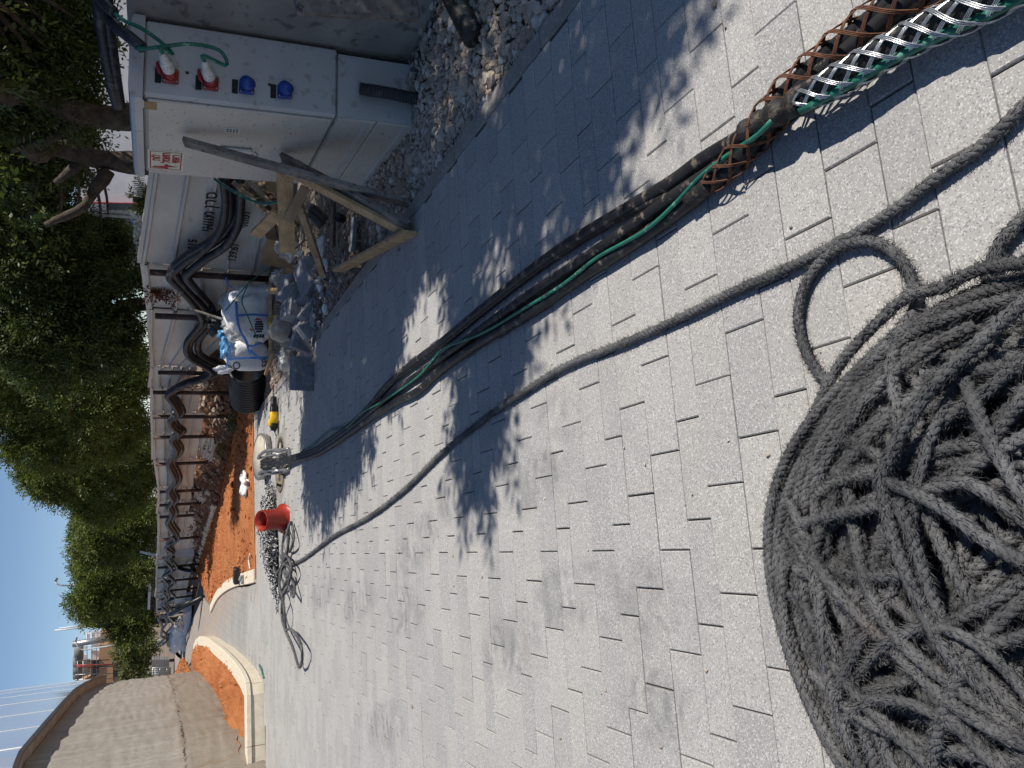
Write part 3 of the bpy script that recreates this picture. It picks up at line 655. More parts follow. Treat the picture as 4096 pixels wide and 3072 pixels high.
# ------------------------------------------------------------------ ribbed sheet fence
k = NT('fence_sheet'); P = k.P(); b0 = k.mix(k.ramp(k.noise(1.4, 5, 0.65), 0.35, 0.68), (0.50, 0.475, 0.44), (0.60, 0.575, 0.54))
b0 = k.mix(k.math('MULTIPLY', k.ramp(k.noise(3.5, 6, 0.72, k.map((1, 1, 3))), 0.56, 0.72), 0.5), b0, (0.33, 0.29, 0.25)); b0 = k.mix(k.ramp(k.noise(22, 5, 0.8), 0.70, 0.78), b0, (0.28, 0.14, 0.08)); k.bump(k.noise(2.5, 3, 0.5), 0.35, 0.03); M['fence_sheet'] = k.fin(b0, 0.55, 0, 0.4)
fence = thing('sheet_fence', 'white ribbed metal sheet fence on rusty posts along the soil bank', 'fence', fl(6.0, 0, 0))
top_s = [-2.6, 0.06, 0.7, 1.8, 2.9, 4.6, 5.6, 7.0, 8.6, 10.4, 12.3, 14.0, 16.0, 18.0, 20.0, 21.7]; top_z = [1.49, 1.65, 1.60, 1.53, 1.50, 1.49, 1.46, 1.40, 1.30, 1.27, 1.24, 1.23, 1.23, 1.20, 1.16, 1.12]
post_s = [0.06, 1.17, 2.92, 3.66, 4.64, 5.55, 6.91, 8.62, 9.52, 10.39, 12.29, 14.01, 15.06, 16.75, 18.05, 19.12, 20.64, 21.6]
def sheet(name, s0, s1, zt0, zt1, zb0, zb1, parent, mat_, off=0.0, tw=0.0, sag=0.02, seed=0):
    g = np.random.default_rng(seed + 50); prof = []
    nr = 5                                                  # ribs between the edges
    for r_ in range(nr):
        a = (r_ + 0.0) / nr
        prof += [(a + 0.001, 0.0), (a + 0.16 / nr * 5 * 0.2, 0.0)] if r_ else [(0.0, 0.0)]
        prof += [(a + 0.80 / nr, 0.0), (a + 0.84 / nr, -0.05), (a + 0.93 / nr, -0.05), (a + 0.985 / nr, 0.0)]
    prof = sorted(set(prof)) + [(1.0, 0.0)]
    rows = []
    for i in range(9):
        t = i / 8; s_ = s0 + (s1 - s0) * t; row = []
        for (h, d) in prof:
            zb, zt = zb0 + (zb1 - zb0) * t, zt0 + (zt1 - zt0) * t
            dent = 0.014 * math.sin(3.1 * t + h * 4 + seed) + 0.012 * math.sin(7 * t + 5 * h + seed * 2.3) + sag * math.sin(math.pi * t) * math.sin(h * 6 + seed)
            row.append(fl(s_, off + d + dent * 0.6 + tw * (1 - h), zb + (zt - zb) * h + dent * 0.5))
        rows.append(row)
    mb = MB(); mb.grid(np.array(rows), False)
    # thickness
    A_ = np.array(rows); mb.grid((A_ + FN * 0.004)[::-1], False)
    return obj(name, mb, mat_, parent)
ed_s = [-2.62] + post_s
def tz(s_): return float(np.interp(s_, top_s, top_z))
for i, (a, b) in enumerate(zip(ed_s[:-1], ed_s[1:])):
    zb = -0.05 if b < 3 else (0.80 if b < 3.7 else 0.72 if b < 4.7 else 0.60 if b < 7 else 0.58 if b < 11 else 0.25)
    zb1 = zb if b > 3 else -0.05
    zb2 = 0.86 if 2.9 < b < 3.7 else zb1
    sheet('sheet', a + 0.01, b - 0.005, tz(a + .02), tz(b - .02) + (0.03 if i % 3 == 0 else -0.01), zb, zb2, fence, M['fence_sheet'], 0.05, 0, 0.03, i)
    if 4.7 < b < 11 and i % 2 == 0:                        # torn lower lengths hanging below
        sheet('lower_sheet', a + 0.02, b - 0.3, zb - 0.02, zb - 0.05, zb - 0.40, zb - 0.26, fence, M['fence_sheet'], 0.0, -0.16, 0.03, i + 40)
    # folded top edge
    mb = MB(); mb.beam(fl(a + .01, 0.045, tz(a + .02) + 0.006), fl(b - .005, 0.045, tz(b - .02) + 0.012 + (0.03 if i % 3 == 0 else -0.01)), 0.05, 0.05, (0, 0, 1)); obj('top_rail', mb, M['fence_sheet'], fence)
for i, s_ in enumerate(post_s):
    lean = random.uniform(-0.05, 0.05); r0 = 0.045 if i < 2 else 0.036
    b = fl(s_, -0.045, -0.1); tp = fl(s_ + lean, -0.045, tz(s_) - (0.09 if i < 3 else 0.02)) + UPV * 0 + np.array([-0.03, 0, 0.0])
    mb = MB(); mb.tube([b, (b + tp) / 2, tp], r0, 10); obj('post', mb, M['rust_steel'], fence)
# black conduits slung along the fence in waves
def fpx(pts, off): return [PL(x, y, FP0 + FN * off, FN) for x, y in pts]
path0 = [(905, 690), (915, 790), (905, 880), (850, 960), (770, 1010), (700, 1065), (690, 1085), (745, 1160), (800, 1220), (830, 1275), (800, 1320), (765, 1365), (770, 1420), (840, 1462), (858, 1485), (815, 1510), (745, 1530), (690, 1560),
         (675, 1575), (700, 1610), (718, 1650), (685, 1675), (700, 1705), (722, 1725), (692, 1752), (712, 1790), (705, 1815), (680, 1845), (700, 1890), (705, 1920), (680, 1955), (697, 1995), (680, 2020), (692, 2050), (675, 2085), (700, 2125)]
cb = thing('conduit_bundle', 'black plastic conduits slung in waves along the white sheet fence', 'conduit', fl(3, -0.2, 0.9))
for j, (dx, dy, of) in enumerate(((0, 0, -0.20), (34, -6, -0.15), (-16, 30, -0.24), (50, 26, -0.27))):
    pp = [(x + dx * (1.0 if y < 1500 else 0.42) + (0 if y > 1500 else 5 * math.sin(y / 60 + j)), y + dy * (1 if y < 1100 else 0.3)) for (x, y) in path0]
    if j == 3: pp = pp[:8]
    q = spline(fpx(pp, of), 0.06)
    mb = MB(); mb.tube(q, 0.055 if j != 2 else 0.05, 10); obj('conduit', mb, M['conduit'], cb)
# further waves, three thin lines that rise and fall at each post
far = [(695, 2122), (702, 2150), (672, 2172), (690, 2205), (668, 2228), (690, 2262), (664, 2292), (686, 2326), (660, 2352), (680, 2385), (655, 2410), (676, 2440), (652, 2462), (668, 2492), (648, 2516), (664, 2545), (645, 2572)]
for j, (dx, dy, of) in enumerate(((0, 0, -0.2), (14, 5, -0.16), (-9, 14, -0.24))):
    q = spline(fpx([(x + dx + rng.normal(0, 4), y + dy + rng.normal(0, 4)) for x, y in far], of), 0.1); mb = MB(); mb.tube(q, 0.043, 8); obj('conduit', mb, M['conduit'], cb)

# ------------------------------------------------------------------ electric cabinet
B0 = np.array([1.615, 4.465, -0.02]); A_AX = unit(np.array([-0.107, 0.994, 0])); B_AX = np.array([0.994, 0.107, 0]); C_AX = unit((-0.078, -0.004, 1))
CW, CDp, CH = 1.19, 0.44, 1.645
def K(a, b, c): return B0 + A_AX * a + B_AX * b + C_AX * c
AX = (A_AX, B_AX, C_AX)
k = NT('cabinet_paint'); b0 = k.mix(k.ramp(k.noise(1.8, 5, 0.6), 0.35, 0.7), (0.47, 0.45, 0.41), (0.55, 0.53, 0.485))
b0 = k.mix(k.ramp(k.noise(26, 3, 0.55, k.map((1.0, 1.0, 3.2))), 0.645, 0.675), b0, (0.16, 0.15, 0.14)); k.bump(k.noise(200, 2, 0.5), 0.05, 0.001); M['cabinet_paint'] = k.fin(b0, 0.42, 0, 0.45)
M['cabinet_side'] = simple('cabinet_side', (0.50, 0.51, 0.515), (0.44, 0.445, 0.45), 2, 0.4, c3=(0.33, 0.32, 0.31), s3=14)
cabt = thing('electric_cabinet', 'grey electric cabinet with red and blue sockets beside the concrete block', 'cabinet', B0)
def cbox(name, a0, a1, b0_, b1, c0, c1, m, parent=None, bev=0.004):
    mb = MB(); mb.box(K((a0 + a1) / 2, (b0_ + b1) / 2, (c0 + c1) / 2), (a1 - a0, b1 - b0_, c1 - c0), AX, bev); return obj(name, mb, m, parent or cabt)
cbox('plinth', 0.015, CW - 0.015, 0.02, CDp - 0.02, 0.0, 0.52, M['cabinet_side'])
cbox('body', 0.0, CW, 0.012, CDp, 0.527, CH - 0.07, M['cabinet_side'], bev=0.012)
# roof with rounded front
mb = MB(); pr = [(-0.02, CH - 0.068), (-0.022, CH - 0.03), (-0.005, CH - 0.008), (0.05, CH + 0.004), (CDp - 0.05, CH + 0.004), (CDp + 0.01, CH - 0.01), (CDp + 0.01, CH - 0.068)]
rr_ = [[K(a, b, c) for (b, c) in pr] for a in (-0.02, 0.0, CW, CW + 0.02)]
mb.grid(rr_, False); mb.add(rr_[0], [tuple(range(7))]); mb.add(rr_[-1], [tuple(range(7))[::-1]]); mb.add([rr_[0][0], rr_[0][6], rr_[-1][6], rr_[-1][0]], [(0, 1, 2, 3)]); obj('roof', mb, M['cabinet_side'], cabt)
door = cbox('door', 0.035, CW - 0.02, -0.006, 0.0115, 0.545, CH - 0.09, M['cabinet_paint'], bev=0.006)
mb = MB(); mb.box(K(CW * 0.5 + 0.01, -0.0075, 0.98), (0.005, 0.004, 0.0), AX); 
# recessed lower panels with a groove
for (c0, c1) in ((0.275, 0.515), (0.03, 0.268)):
    q = cbox('lower_panel', 0.02, CW - 0.02, 0.006, 0.022, c0, c1, M['cabinet_paint'], bev=0.005)
    mb = MB(); mb.box(K(CW / 2, 0.004, c0 + 0.05), (CW - 0.12, 0.008, 0.03), AX, 0.003); obj('groove', mb, M['cabinet_side'], q)
# base flange half sunk in gravel
cbox('base_flange', -0.05, 0.30, 0.03, CDp - 0.02, -0.05, 0.05, M['concrete'])
def side(x, y): p = PL(x, y, B0, A_AX) - B0; return p @ B_AX - 0, (p[2]) / C_AX[2]
def front(x, y): p = PL(x, y, B0, B_AX) - B0; c = p[2] / C_AX[2]; return (p - C_AX * c) @ A_AX, c
def loc_side(x, y): 
    p = PL(x, y, B0, np.cross(B_AX, C_AX)) - B0; c = p[2] / C_AX[2]; return (p - C_AX * c) @ B_AX, c
def loc_front(x, y):
    p = PL(x, y, B0, np.cross(A_AX, C_AX)) - B0; c = p[2] / C_AX[2]; return (p - C_AX * c) @ A_AX, c
# sockets on the narrow side
def socket(px, py, colr, plug):
    b, c = loc_side(px, py); 
    t = obj('socket', MB().box(K(-0.012, b, c), (0.024, 0.082, 0.082), AX, 0.006), colr, cabt)
    mb = MB(); mb.box(K(-0.003, b - 0.002, c + 0.062), (0.006, 0.084, 0.032), AX, 0.002); obj('label_plate', mb, M['ink'], t)
    for (u, v) in ((-1, -1), (1, -1), (-1, 1), (1, 1)):
        mb = MB(); mb.lathe([(0.0, 0.027), (0.0055, 0.026), (0.0065, 0.022)], K(0, b + u * 0.031, c + v * 0.031), -A_AX, 8); obj('screw', mb, M['steel'], t)
    ax = unit(-A_AX * 0.8 + C_AX * -0.55 if plug else -A_AX + C_AX * -0.35)
    ax = unit(-A_AX + C_AX * 0.25 + B_AX * 0.15) if plug else ax
    mb = MB(); mb.lathe([(0.034, 0.0), (0.034, 0.045), (0.030, 0.05), (0.0, 0.05)], K(-0.02, b + 0.002, c), ax, 16); obj('collar', mb, colr, t)
    if plug:
        # raised lid behind the plug
        mb = MB(); lx = unit(C_AX * 0.5 - A_AX * 0.9); mb.lathe([(0.0, 0.0), (0.034, 0.0), (0.036, 0.004), (0.034, 0.008), (0.0, 0.009)], K(-0.065, b + 0.012, c + 0.052), unit(C_AX * 0.9 + A_AX * 0.45), 16); obj('lid', mb, colr, t)
        base = K(-0.02, b + 0.002, c) + ax * 0.035
        pg = MB(); pg.lathe([(0.0, 0.0), (0.031, 0.0), (0.033, 0.01), (0.033, 0.07), (0.029, 0.076), (0.025, 0.085), (0.024, 0.125), (0.018, 0.132), (0.016, 0.15), (0.0, 0.152)], base, ax, 18)
        p = obj('power_plug', pg, M['white_plastic'])
        return p, base + ax * 0.148, ax
    mb = MB(); mb.lathe([(0.0, 0.0), (0.033, 0.0), (0.036, 0.006), (0.033, 0.014), (0.0, 0.017)], K(-0.062, b + 0.004, c + 0.006), unit(-A_AX + C_AX * 0.3), 16); obj('lid', mb, colr, t)
p1, e1, ax1 = socket(682, 308, M['sock_red'], True); tag(p1, 'white power plug in the upper red socket of the grey cabinet', 'plug', 'power plugs')
p2, e2, ax2 = socket(842, 336, M['sock_red'], True); tag(p2, 'white power plug in the lower red socket of the grey cabinet', 'plug', 'power plugs')
socket(985, 351, M['sock_blue'], False); socket(1137, 370, M['sock_blue'], False)
for (x, y) in ((749, 291), (1078, 338)):
    b, c = loc_side(x, y); mb = MB(); mb.lathe([(0, 0.004), (0.008, 0.003), (0.01, 0.0)], K(0, b, c), -A_AX, 10); obj('bolt', mb, M['rust_steel'], cabt)
# green leads from the plugs up into the hanging conduit
def spx(x, y, off): 
    return PL(x, y, B0 - A_AX * off, A_AX)
w1 = spline([e1, e1 + ax1 * 0.05 , spx(690, 215, 0.17), spx(640, 165, 0.16), spx(560, 110, 0.14), spx(500, 85, 0.12), spx(458, 52, 0.12)], 0.02)
w2 = spline([e2, e2 + ax2 * 0.05, spx(905, 262, 0.18), spx(893, 215, 0.19), spx(850, 190, 0.2), spx(760, 176, 0.2), spx(660, 185, 0.19), spx(575, 196, 0.17), spx(545, 192, 0.14)], 0.02)
mb = MB(); mb.tube(w1, 0.0105, 8); o = obj('green_lead', mb, M['green_wire']); tag(o, 'green power lead rising from the upper red socket', 'cable', 'green leads on the cabinet')
mb = MB(); mb.tube(w2, 0.0105, 8); o = obj('green_lead', mb, M['green_wire']); tag(o, 'green power lead looping up from the lower red socket', 'cable', 'green leads on the cabinet')
def ribbed(path, r, pitch=0.011, step=0.0035, n=14, amp=0.12):
    q = spline(path, step); s_ = np.arange(len(q)) * step; mb = MB()
    mb.tube(q, r, n, True, r * (1 + amp * np.sign(np.sin(s_ / pitch * 6.283)) * 0.5)); return mb
cdt = thing('cabinet_conduit', 'black ribbed conduits lying over the top of the grey cabinet', 'conduit', K(0.2, 0.3, CH))
obj('conduit', ribbed([spx(572, 192, 0.14), spx(520, 150, 0.12), spx(470, 110, 0.05), spx(430, 60, -0.05), spx(400, 10, -0.1), spx(372, -40, -0.1)], 0.030, 0.014, 0.0045), M['conduit'], cdt)
obj('conduit', ribbed([spx(455, 48, 0.12), spx(425, 20, 0.08), spx(385, -20, 0.0), spx(350, -60, 0)], 0.028, 0.014, 0.0045), M['conduit'], cdt)
for j in range(2):
    obj('conduit', ribbed([PL(395 + j * 26, -40, B0 + A_AX * 0.3, A_AX), PL(400 + j * 30, 60, B0 + A_AX * 0.45, A_AX), PL(422 + j * 24, 200, B0 + A_AX * 0.7, A_AX), PL(448 + j * 16, 330, B0 + A_AX * 1.0, A_AX), PL(470 + j * 8, 420, B0 + A_AX * 1.3, A_AX)], 0.036, 0.016, 0.006), M['conduit'], cdt)
# ribbed duct coming out of the ground at the cabinet's foot
o = obj('ground_duct', ribbed([spx(1440, 355, 0.06), spx(1550, 372, 0.07), spx(1650, 392, 0.08), spx(1780, 410, 0.09)], 0.037, 0.016, 0.0045), M['conduit']); tag(o, 'short black ribbed duct standing out of the gravel at the cabinet foot', 'duct')
# door furniture: handle, lock, warning sign, stickers
def plate(name, x0, y0, x1, y1, m, th=0.002, parent=None):
    a0, c0 = loc_front(x0, y0); a1, c1 = loc_front(x1, y1); q = cbox(name, min(a0, a1), max(a0, a1), -0.006 - th, -0.0063, min(c0, c1), max(c0, c1), m, parent or door, 0.0008); return q, min(a0, a1), max(a0, a1), min(c0, c1), max(c0, c1)
a_, c_ = loc_front(945, 590); hd = obj('handle', MB().box(K(a_, -0.016, c_), (0.05, 0.022, 0.20), AX, 0.009), M['cabinet_side'], door)
mb = MB(); mb.tube(spline([K(a_ + .015, -0.03, c_ - 0.1), K(a_ + .015, -0.045, c_ - 0.12), K(a_ - .005, -0.035, c_ - 0.135), K(a_ - .02, -0.03, c_ - 0.11)], 0.008), 0.005, 6); obj('padlock', mb, M['steel'], hd)
# lettering
def text(body, size, font=None, bold=0.0):
    cu = bpy.data.curves.new('lettering', 'FONT'); cu.body = body; cu.size = size; cu.align_x = 'CENTER'; cu.align_y = 'CENTER'; cu.extrude = 0.0004; cu.offset = bold; cu.resolution_u = 2
    o = bpy.data.objects.new('tmp', cu); C.objects.link(o); bpy.context.view_layer.update()
    dg = bpy.context.evaluated_depsgraph_get(); me = bpy.data.meshes.new_from_object(o.evaluated_get(dg)); bpy.data.objects.remove(o); bpy.data.curves.remove(cu); me.name = 'lettering'; me.materials.clear(); return me
def put_text(body, size, m, p, xdir, ydir, parent, bold=0.0, name='lettering'):
    me = text(body, size, bold=bold); x, y = unit(xdir), unit(ydir); z = np.cross(x, y)
    co = np.zeros(len(me.vertices) * 3, np.float32); me.vertices.foreach_get('co', co); co = co.reshape(-1, 3)
    wco = np.array(p) + co[:, :1] * x + co[:, 1:2] * y + co[:, 2:3] * z - worg(parent)
    me.vertices.foreach_set('co', wco.astype(np.float32).ravel()); me.update(); me.materials.append(m)
    o = bpy.data.objects.new(name, me); C.objects.link(o); o.parent = parent; return o
sg, a0, a1, c0, c1 = plate('warning_sign', 590, 592, 731, 680, M['sign_face'])
XD, YD = -A_AX, C_AX                                          # reading direction on the door: right is towards the camera
def dpt(u, v, d=0.0095): return K(a1 - (a1 - a0) * u, -d, c0 + (c1 - c0) * v)
mb = MB()
def ring(mb, u0, v0, u1, v1, w):
    ww, hh = (a1 - a0), (c1 - c0)
    for (p, q, s_, t_) in ((u0, v0, u1, v0 + w / hh), (u0, v1 - w / hh, u1, v1), (u0, v0, u0 + w / ww, v1), (u1 - w / ww, v0, u1, v1)):
        mb.add([dpt(p, q), dpt(s_, q), dpt(s_, t_), dpt(p, t_)], [(0, 1, 2, 3)])
ring(mb, 0.05, 0.06, 0.95, 0.94, 0.007); obj('sign_border', mb, M['ink_red'], sg)
HH = c1 - c0
obj('sign_symbol', MB().add([dpt(*q, 0.0096) for q in ((0.10, 0.86), (0.17, 0.86), (0.22, 0.50), (0.30, 0.56), (0.20, 0.16), (0.16, 0.46), (0.09, 0.40))], [(0, 6, 5, 2, 1), (2, 5, 4, 3)]), M['ink_red'], sg)
heb = lambda s_: s_[::-1]
put_text(heb('לוח'), HH * 0.33, M['ink_red'], dpt(0.62, 0.76), XD, YD, sg, 0.0022); put_text(heb('חשמל'), HH * 0.33, M['ink_red'], dpt(0.64, 0.49), XD, YD, sg, 0.0022)
put_text(heb('ראשי'), HH * 0.33, M['ink_red'], dpt(0.62, 0.22), XD, YD, sg, 0.0022); put_text('DANGER', HH * 0.10, M['ink_red'], dpt(0.19, 0.47), XD, YD, sg, 0.0006)
sk_, a0, a1, c0, c1 = plate('maker_sticker', 530, 390, 577, 427, M['sticker']); put_text('ERAT', (c1 - c0) * 0.55, M['ink'], dpt(0.5, 0.66), XD, YD, sk_, 0.0006); put_text('www - - -', (c1 - c0) * 0.2, M['ink'], dpt(0.5, 0.2), XD, YD, sk_)
plate('brown_sticker', 578, 400, 628, 436, M['sticker_brown']); plate('pink_sticker', 538, 468, 560, 486, M['sticker_pink']); plate('pink_sticker', 551, 615, 571, 630, M['sticker_pink'])
sk_, a0, a1, c0, c1 = plate('small_label', 900, 505, 958, 530, M['sticker'])
for v in (0.8, 0.6, 0.4, 0.2): put_text('ווו ו ווו', (c1 - c0) * 0.2, M['ink'], dpt(0.5, v), XD, YD, sk_)
# graffiti on the fence: pen marks on the first sheets
mk = None
first_sheet = [o for o in bpy.data.objects if o.name == 'sheet'][0]
def graf(body, x, y, h):
    p = PL(x, y, FP0 + FN * (-0.02), FN); put_text(body, h, M['ink'], p, -FV + np.array([0, 0, -0.01]), np.array([0, 0, 1]), first_sheet, 0.004, 'pen_marks')
graf(heb('סרן תוואי'), 838, 850, 0.20); graf('2015', 770, 985, 0.15); graf(heb('תוואי'), 980, 880, 0.16); graf('139.61', 935, 1010, 0.15)

# ------------------------------------------------------------------ big concrete block right of the cabinet
blk = thing('concrete_block', 'tall grey concrete block with chamfered edge right of the cabinet', 'block', (2.6, 4.2, 0))
BL = [K(-0.30, 0.50, 0)[:2], K(-0.55, 0.60, 0)[:2], K(-0.60, 2.3, 0)[:2], K(0.6, 2.3, 0)[:2], K(0.6, 0.46, 0)[:2], K(0.0, 0.46, 0)[:2]]
zt = 1.65; mb = MB(); lay = []
for z, e in ((-0.1, 0.03), (0.12, 0.0), (zt - 0.03, 0.0), (zt, 0.03)):
    cen = np.mean(np.array(BL), 0); lay.append([np.array([*(cen + (np.array(p) - cen) * (1 - e / 0.9)), z]) + (C_AX - [0, 0, 1]) * z for p in BL])
n_ = len(BL); V_ = [q for r_ in lay for q in r_]
mb.add(V_, [(l * n_ + i, l * n_ + (i + 1) % n_, (l + 1) * n_ + (i + 1) % n_, (l + 1) * n_ + i) for l in range(3) for i in range(n_)] + [tuple(range(3 * n_, 4 * n_))])
obj('block_body', mb, M['concrete'], blk)
pA, pB = PL(1180, 10, K(-0.64, 0, 0), A_AX), PL(1672, 42, K(-0.64, 0, 0), A_AX)
mb = MB(); mb.beam(pA, pB, 0.12, 0.06, -A_AX, 0.012); o = obj('old_timber', mb, M['wood_grey']); tag(o, 'weathered grey timber standing against the concrete block', 'timber')
q = spline([G(1895, 150, 0.06), G(1850, 60, 0.09), G(1790, -60, 0.14), G(1740, -160, 0.2)], 0.05)
mb = MB(); mb.tube(q, 0.062, 12); o = obj('black_hose', mb, M['black_rubber']); tag(o, 'thick black hose on the gravel in front of the concrete block', 'hose')
# ================================================================== trees
def leaf_mat(name, a, b, c):
    k = NT(name); r_ = k.isl(); col = k.mix(k.ramp(r_, 0.0, 1.0), a, b); col = k.mix(k.ramp(k.math('FRACT', k.math('MULTIPLY', r_, 5.7)), 0.86, 0.95), col, c)
    tl = k.n('BsdfTranslucent'); k.l(k.mix(1.0, col, (1.25, 1.35, 0.6), 'MULTIPLY'), tl.inputs[0]); mx_ = k.n('MixShader'); mx_.inputs[0].default_value = 0.30
    k.fin(col, 0.5, 0, 0.35); k.l(k.b.outputs[0], mx_.inputs[1]); k.l(tl.outputs[0], mx_.inputs[2]); k.l(mx_.outputs[0], k.out.inputs[0]); return k.m
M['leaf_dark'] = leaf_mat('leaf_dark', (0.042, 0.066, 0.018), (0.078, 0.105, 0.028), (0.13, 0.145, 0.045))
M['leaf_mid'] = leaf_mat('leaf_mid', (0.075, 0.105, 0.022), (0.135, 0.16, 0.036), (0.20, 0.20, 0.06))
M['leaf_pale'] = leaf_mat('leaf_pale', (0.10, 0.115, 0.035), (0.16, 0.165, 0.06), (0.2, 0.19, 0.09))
M['leaf_red'] = leaf_mat('leaf_red', (0.12, 0.025, 0.02), (0.17, 0.045, 0.03), (0.2, 0.08, 0.04))
def sprays(P, length, leaf, wid, m=9, droop=0.35, spread=None):
    """feathery sprays: P positions (n,3); returns vertices and quads"""
    n = len(P); d = rng.standard_normal((n, 3)); 
    if spread is not None: d = d * 0.7 + spread
    d[:, 2] -= droop; d /= np.linalg.norm(d, axis=1, keepdims=True)
    s = np.cross(d, rng.standard_normal((n, 3))); s /= np.linalg.norm(s, axis=1, keepdims=True); u = np.cross(d, s)
    L = length * rng.uniform(0.6, 1.25, (n, 1))
    out = []
    for i in range(m):
        side = 1 if i % 2 else -1
        if i == m - 1: a = d
        else: a = 0.55 * d + side * 0.8 * s + 0.25 * u * rng.uniform(-1, 1, (n, 1))
        a = a / np.linalg.norm(a, axis=1, keepdims=True)
        b = np.cross(a, u + 0.5 * rng.standard_normal((n, 3))); b /= np.maximum(np.linalg.norm(b, axis=1, keepdims=True), 1e-6)
        o = P + d * L * ((i + 0.5) / m) + np.array([0, 0, -1.0]) * (L * ((i / m) ** 2) * 0.25)
        l = leaf * rng.uniform(0.7, 1.2, (n, 1)); w = wid * rng.uniform(0.7, 1.2, (n, 1))
        out.append(np.stack([o, o + a * l * 0.45 + b * w * 0.5, o + a * l, o + a * l * 0.45 - b * w * 0.5], 1))
    V = np.concatenate(out, 0).reshape(-1, 3); Fq = np.arange(len(V)).reshape(-1, 4); return V, Fq
def lump_points(c, r, n):
    d = rng.standard_normal((n, 3)); d /= np.linalg.norm(d, axis=1, keepdims=True); rad = r * rng.uniform(0.25, 1, (n, 1)) ** 0.45
    return np.array(c) + d * rad * np.array([1, 1.0, 0.92])
def lump_world(x, y, rp, Y):
    p = PY(x, y, Y); k_ = (p - [0, 0, CAM_H]) @ W_; return p, rp * k_ / F
def tree(name, label, lumps, trunks, mat_, lai=5.0, leaf=0.075, wid=0.03, ln=0.30, extra=None, group='trees behind the fence', cat='tree'):
    base = trunks[0][0][0]
    t = thing(name, label, cat, (base[0], base[1], 0), group)
    V, Fq, o = [], [], 0; m = 9; la = leaf * wid * 0.5 * m
    W = [lump_world(*q) if len(q) == 4 else (np.array(q[:3]), q[3]) for q in lumps]
    for (c, r) in W:
        sub = [(c, r * 0.8)] + [(c + r * 0.75 * unit(rng.standard_normal(3)), r * rng.uniform(0.3, 0.5)) for _ in range(7)]
        for (c2, r2) in sub:
            n = int(lai * math.pi * r2 * r2 / la); 
            v, f = sprays(lump_points(c2, r2, max(6, n)), ln, leaf, wid, m); V.append(v); Fq.append(f + o); o += len(v)
    if extra is not None: v, f = extra; V.append(v); Fq.append(f + o); o += len(v)
    obj('crown', fastmesh('crown', np.concatenate(V), np.concatenate(Fq), worg(t), False), mat_, t)
    mb = MB()
    for pts, r0, r1 in trunks:
        q = spline(pts, 0.12); n = len(q); jit = np.cumsum(rng.normal(0, 0.006, (n, 3)), 0); jit -= np.linspace(0, 1, n)[:, None] * jit[-1]
        mb.tube(q + jit, 1, 9, True, np.linspace(r0, r1, n) * (1 + 0.12 * np.sin(np.arange(n) * 1.3)))
    # limbs reaching into the crown
    tp = trunks[0][0][-1]
    for (c, r) in W:
        a = np.array(tp) * 0.5 + np.array(trunks[0][0][len(trunks[0][0]) // 2]) * 0.5
        mid = (a + c) / 2 + np.array([0, 0, -0.1 * np.linalg.norm(c - a)]); q = spline([a, mid, c], 0.2); mb.tube(q, 1, 6, True, np.linspace(trunks[0][2] * 0.6, 0.012, len(q)))
    obj('trunk', mb, M['bark'], t); return t
def down(p): p = np.array(p, float); return np.array([p[0] + 0.03, p[1], -0.1])
# --- the two trees whose crowns hang over cabinet and paving and shade them (leaves set where the photo's shade falls, up along the sun)
SHADE = [(2860, -300), (2690, 0), (2720, 60), (2640, 280), (2560, 460), (2390, 610), (2400, 740), (2370, 830), (2220, 930), (2185, 1040), (2090, 1190), (2085, 1480), (2030, 1540), (2020, 1620), (1930, 1970), (1850, 1930), (1850, 1540), (1840, 1200), (1760, 1120),
         (1640, 1180), (1660, 1400), (1610, 1520), (1480, 1610), (1480, 1815), (1300, 2075), (1220, 2000), (1213, 1570), (1203, 1370), (1280, 1110), (1600, 500), (2000, -300)]
def PJ(P):
    d = np.array(P, float) - [0, 0, CAM_H]; k_ = d @ W_; return 2048 - F * (d @ U_) / k_, 3072 - (1536 + F * (d @ R_) / k_)
def shade_points(n, test, s0, s1, c0, c1, z0, z1, hole):
    out = []
    while len(out) < n:
        p = lat(rng.uniform(s0, s1), rng.uniform(c0, c1))
        if not test(p): continue
        h = float(fbm(p[0], p[1], 3.2, 77))
        if h > hole: continue
        z = rng.uniform(z0, z1); out.append(p + SUN * (z / SUN[2]))
    return np.array(out)
def holes(p):                                                 # sunlit gaps seen on the paving, the white sacks, the roof of the cabinet
    for (hx, hy, r) in ((0.6, 10.5, 0.95), (0.05, 10.7, 0.7), (0.95, 3.2, 0.16), (0.55, 3.3, 0.2), (0.3, 4.4, 0.35), (0.62, 2.9, 0.15), (1.0, 2.35, 0.09), (0.85, 4.0, 0.12)):
        if (p[0] - hx) ** 2 + (p[1] - hy) ** 2 < (r * (1 + 0.3 * math.sin(9 * p[0] + 7 * p[1]))) ** 2: return True
    return False
shA = shade_points(4600, lambda p: inside(PJ(p), SHADE) and not holes(p), 1.2, 10.0, -1.4, 2.05, 3.2, 4.4, 0.38)
shB = shade_points(3600, lambda p: not holes(p), 0.2, 6.6, 2.0, 5.6, 3.4, 5.6, 0.55)
shC = shade_points(3300, lambda p: not holes(p), 6.0, 13.2, 2.0, 5.2, 2.8, 5.0, 0.55)
def xs(P, **kw): return sprays(P, 0.34, 0.105, 0.045, 10, 0.3)
nearA = np.concatenate([shA[shA[:, 1] < 4.3], shB]); nearB = np.concatenate([shA[shA[:, 1] >= 4.3], shC])
b1 = PY(640, 470, 9.3); 
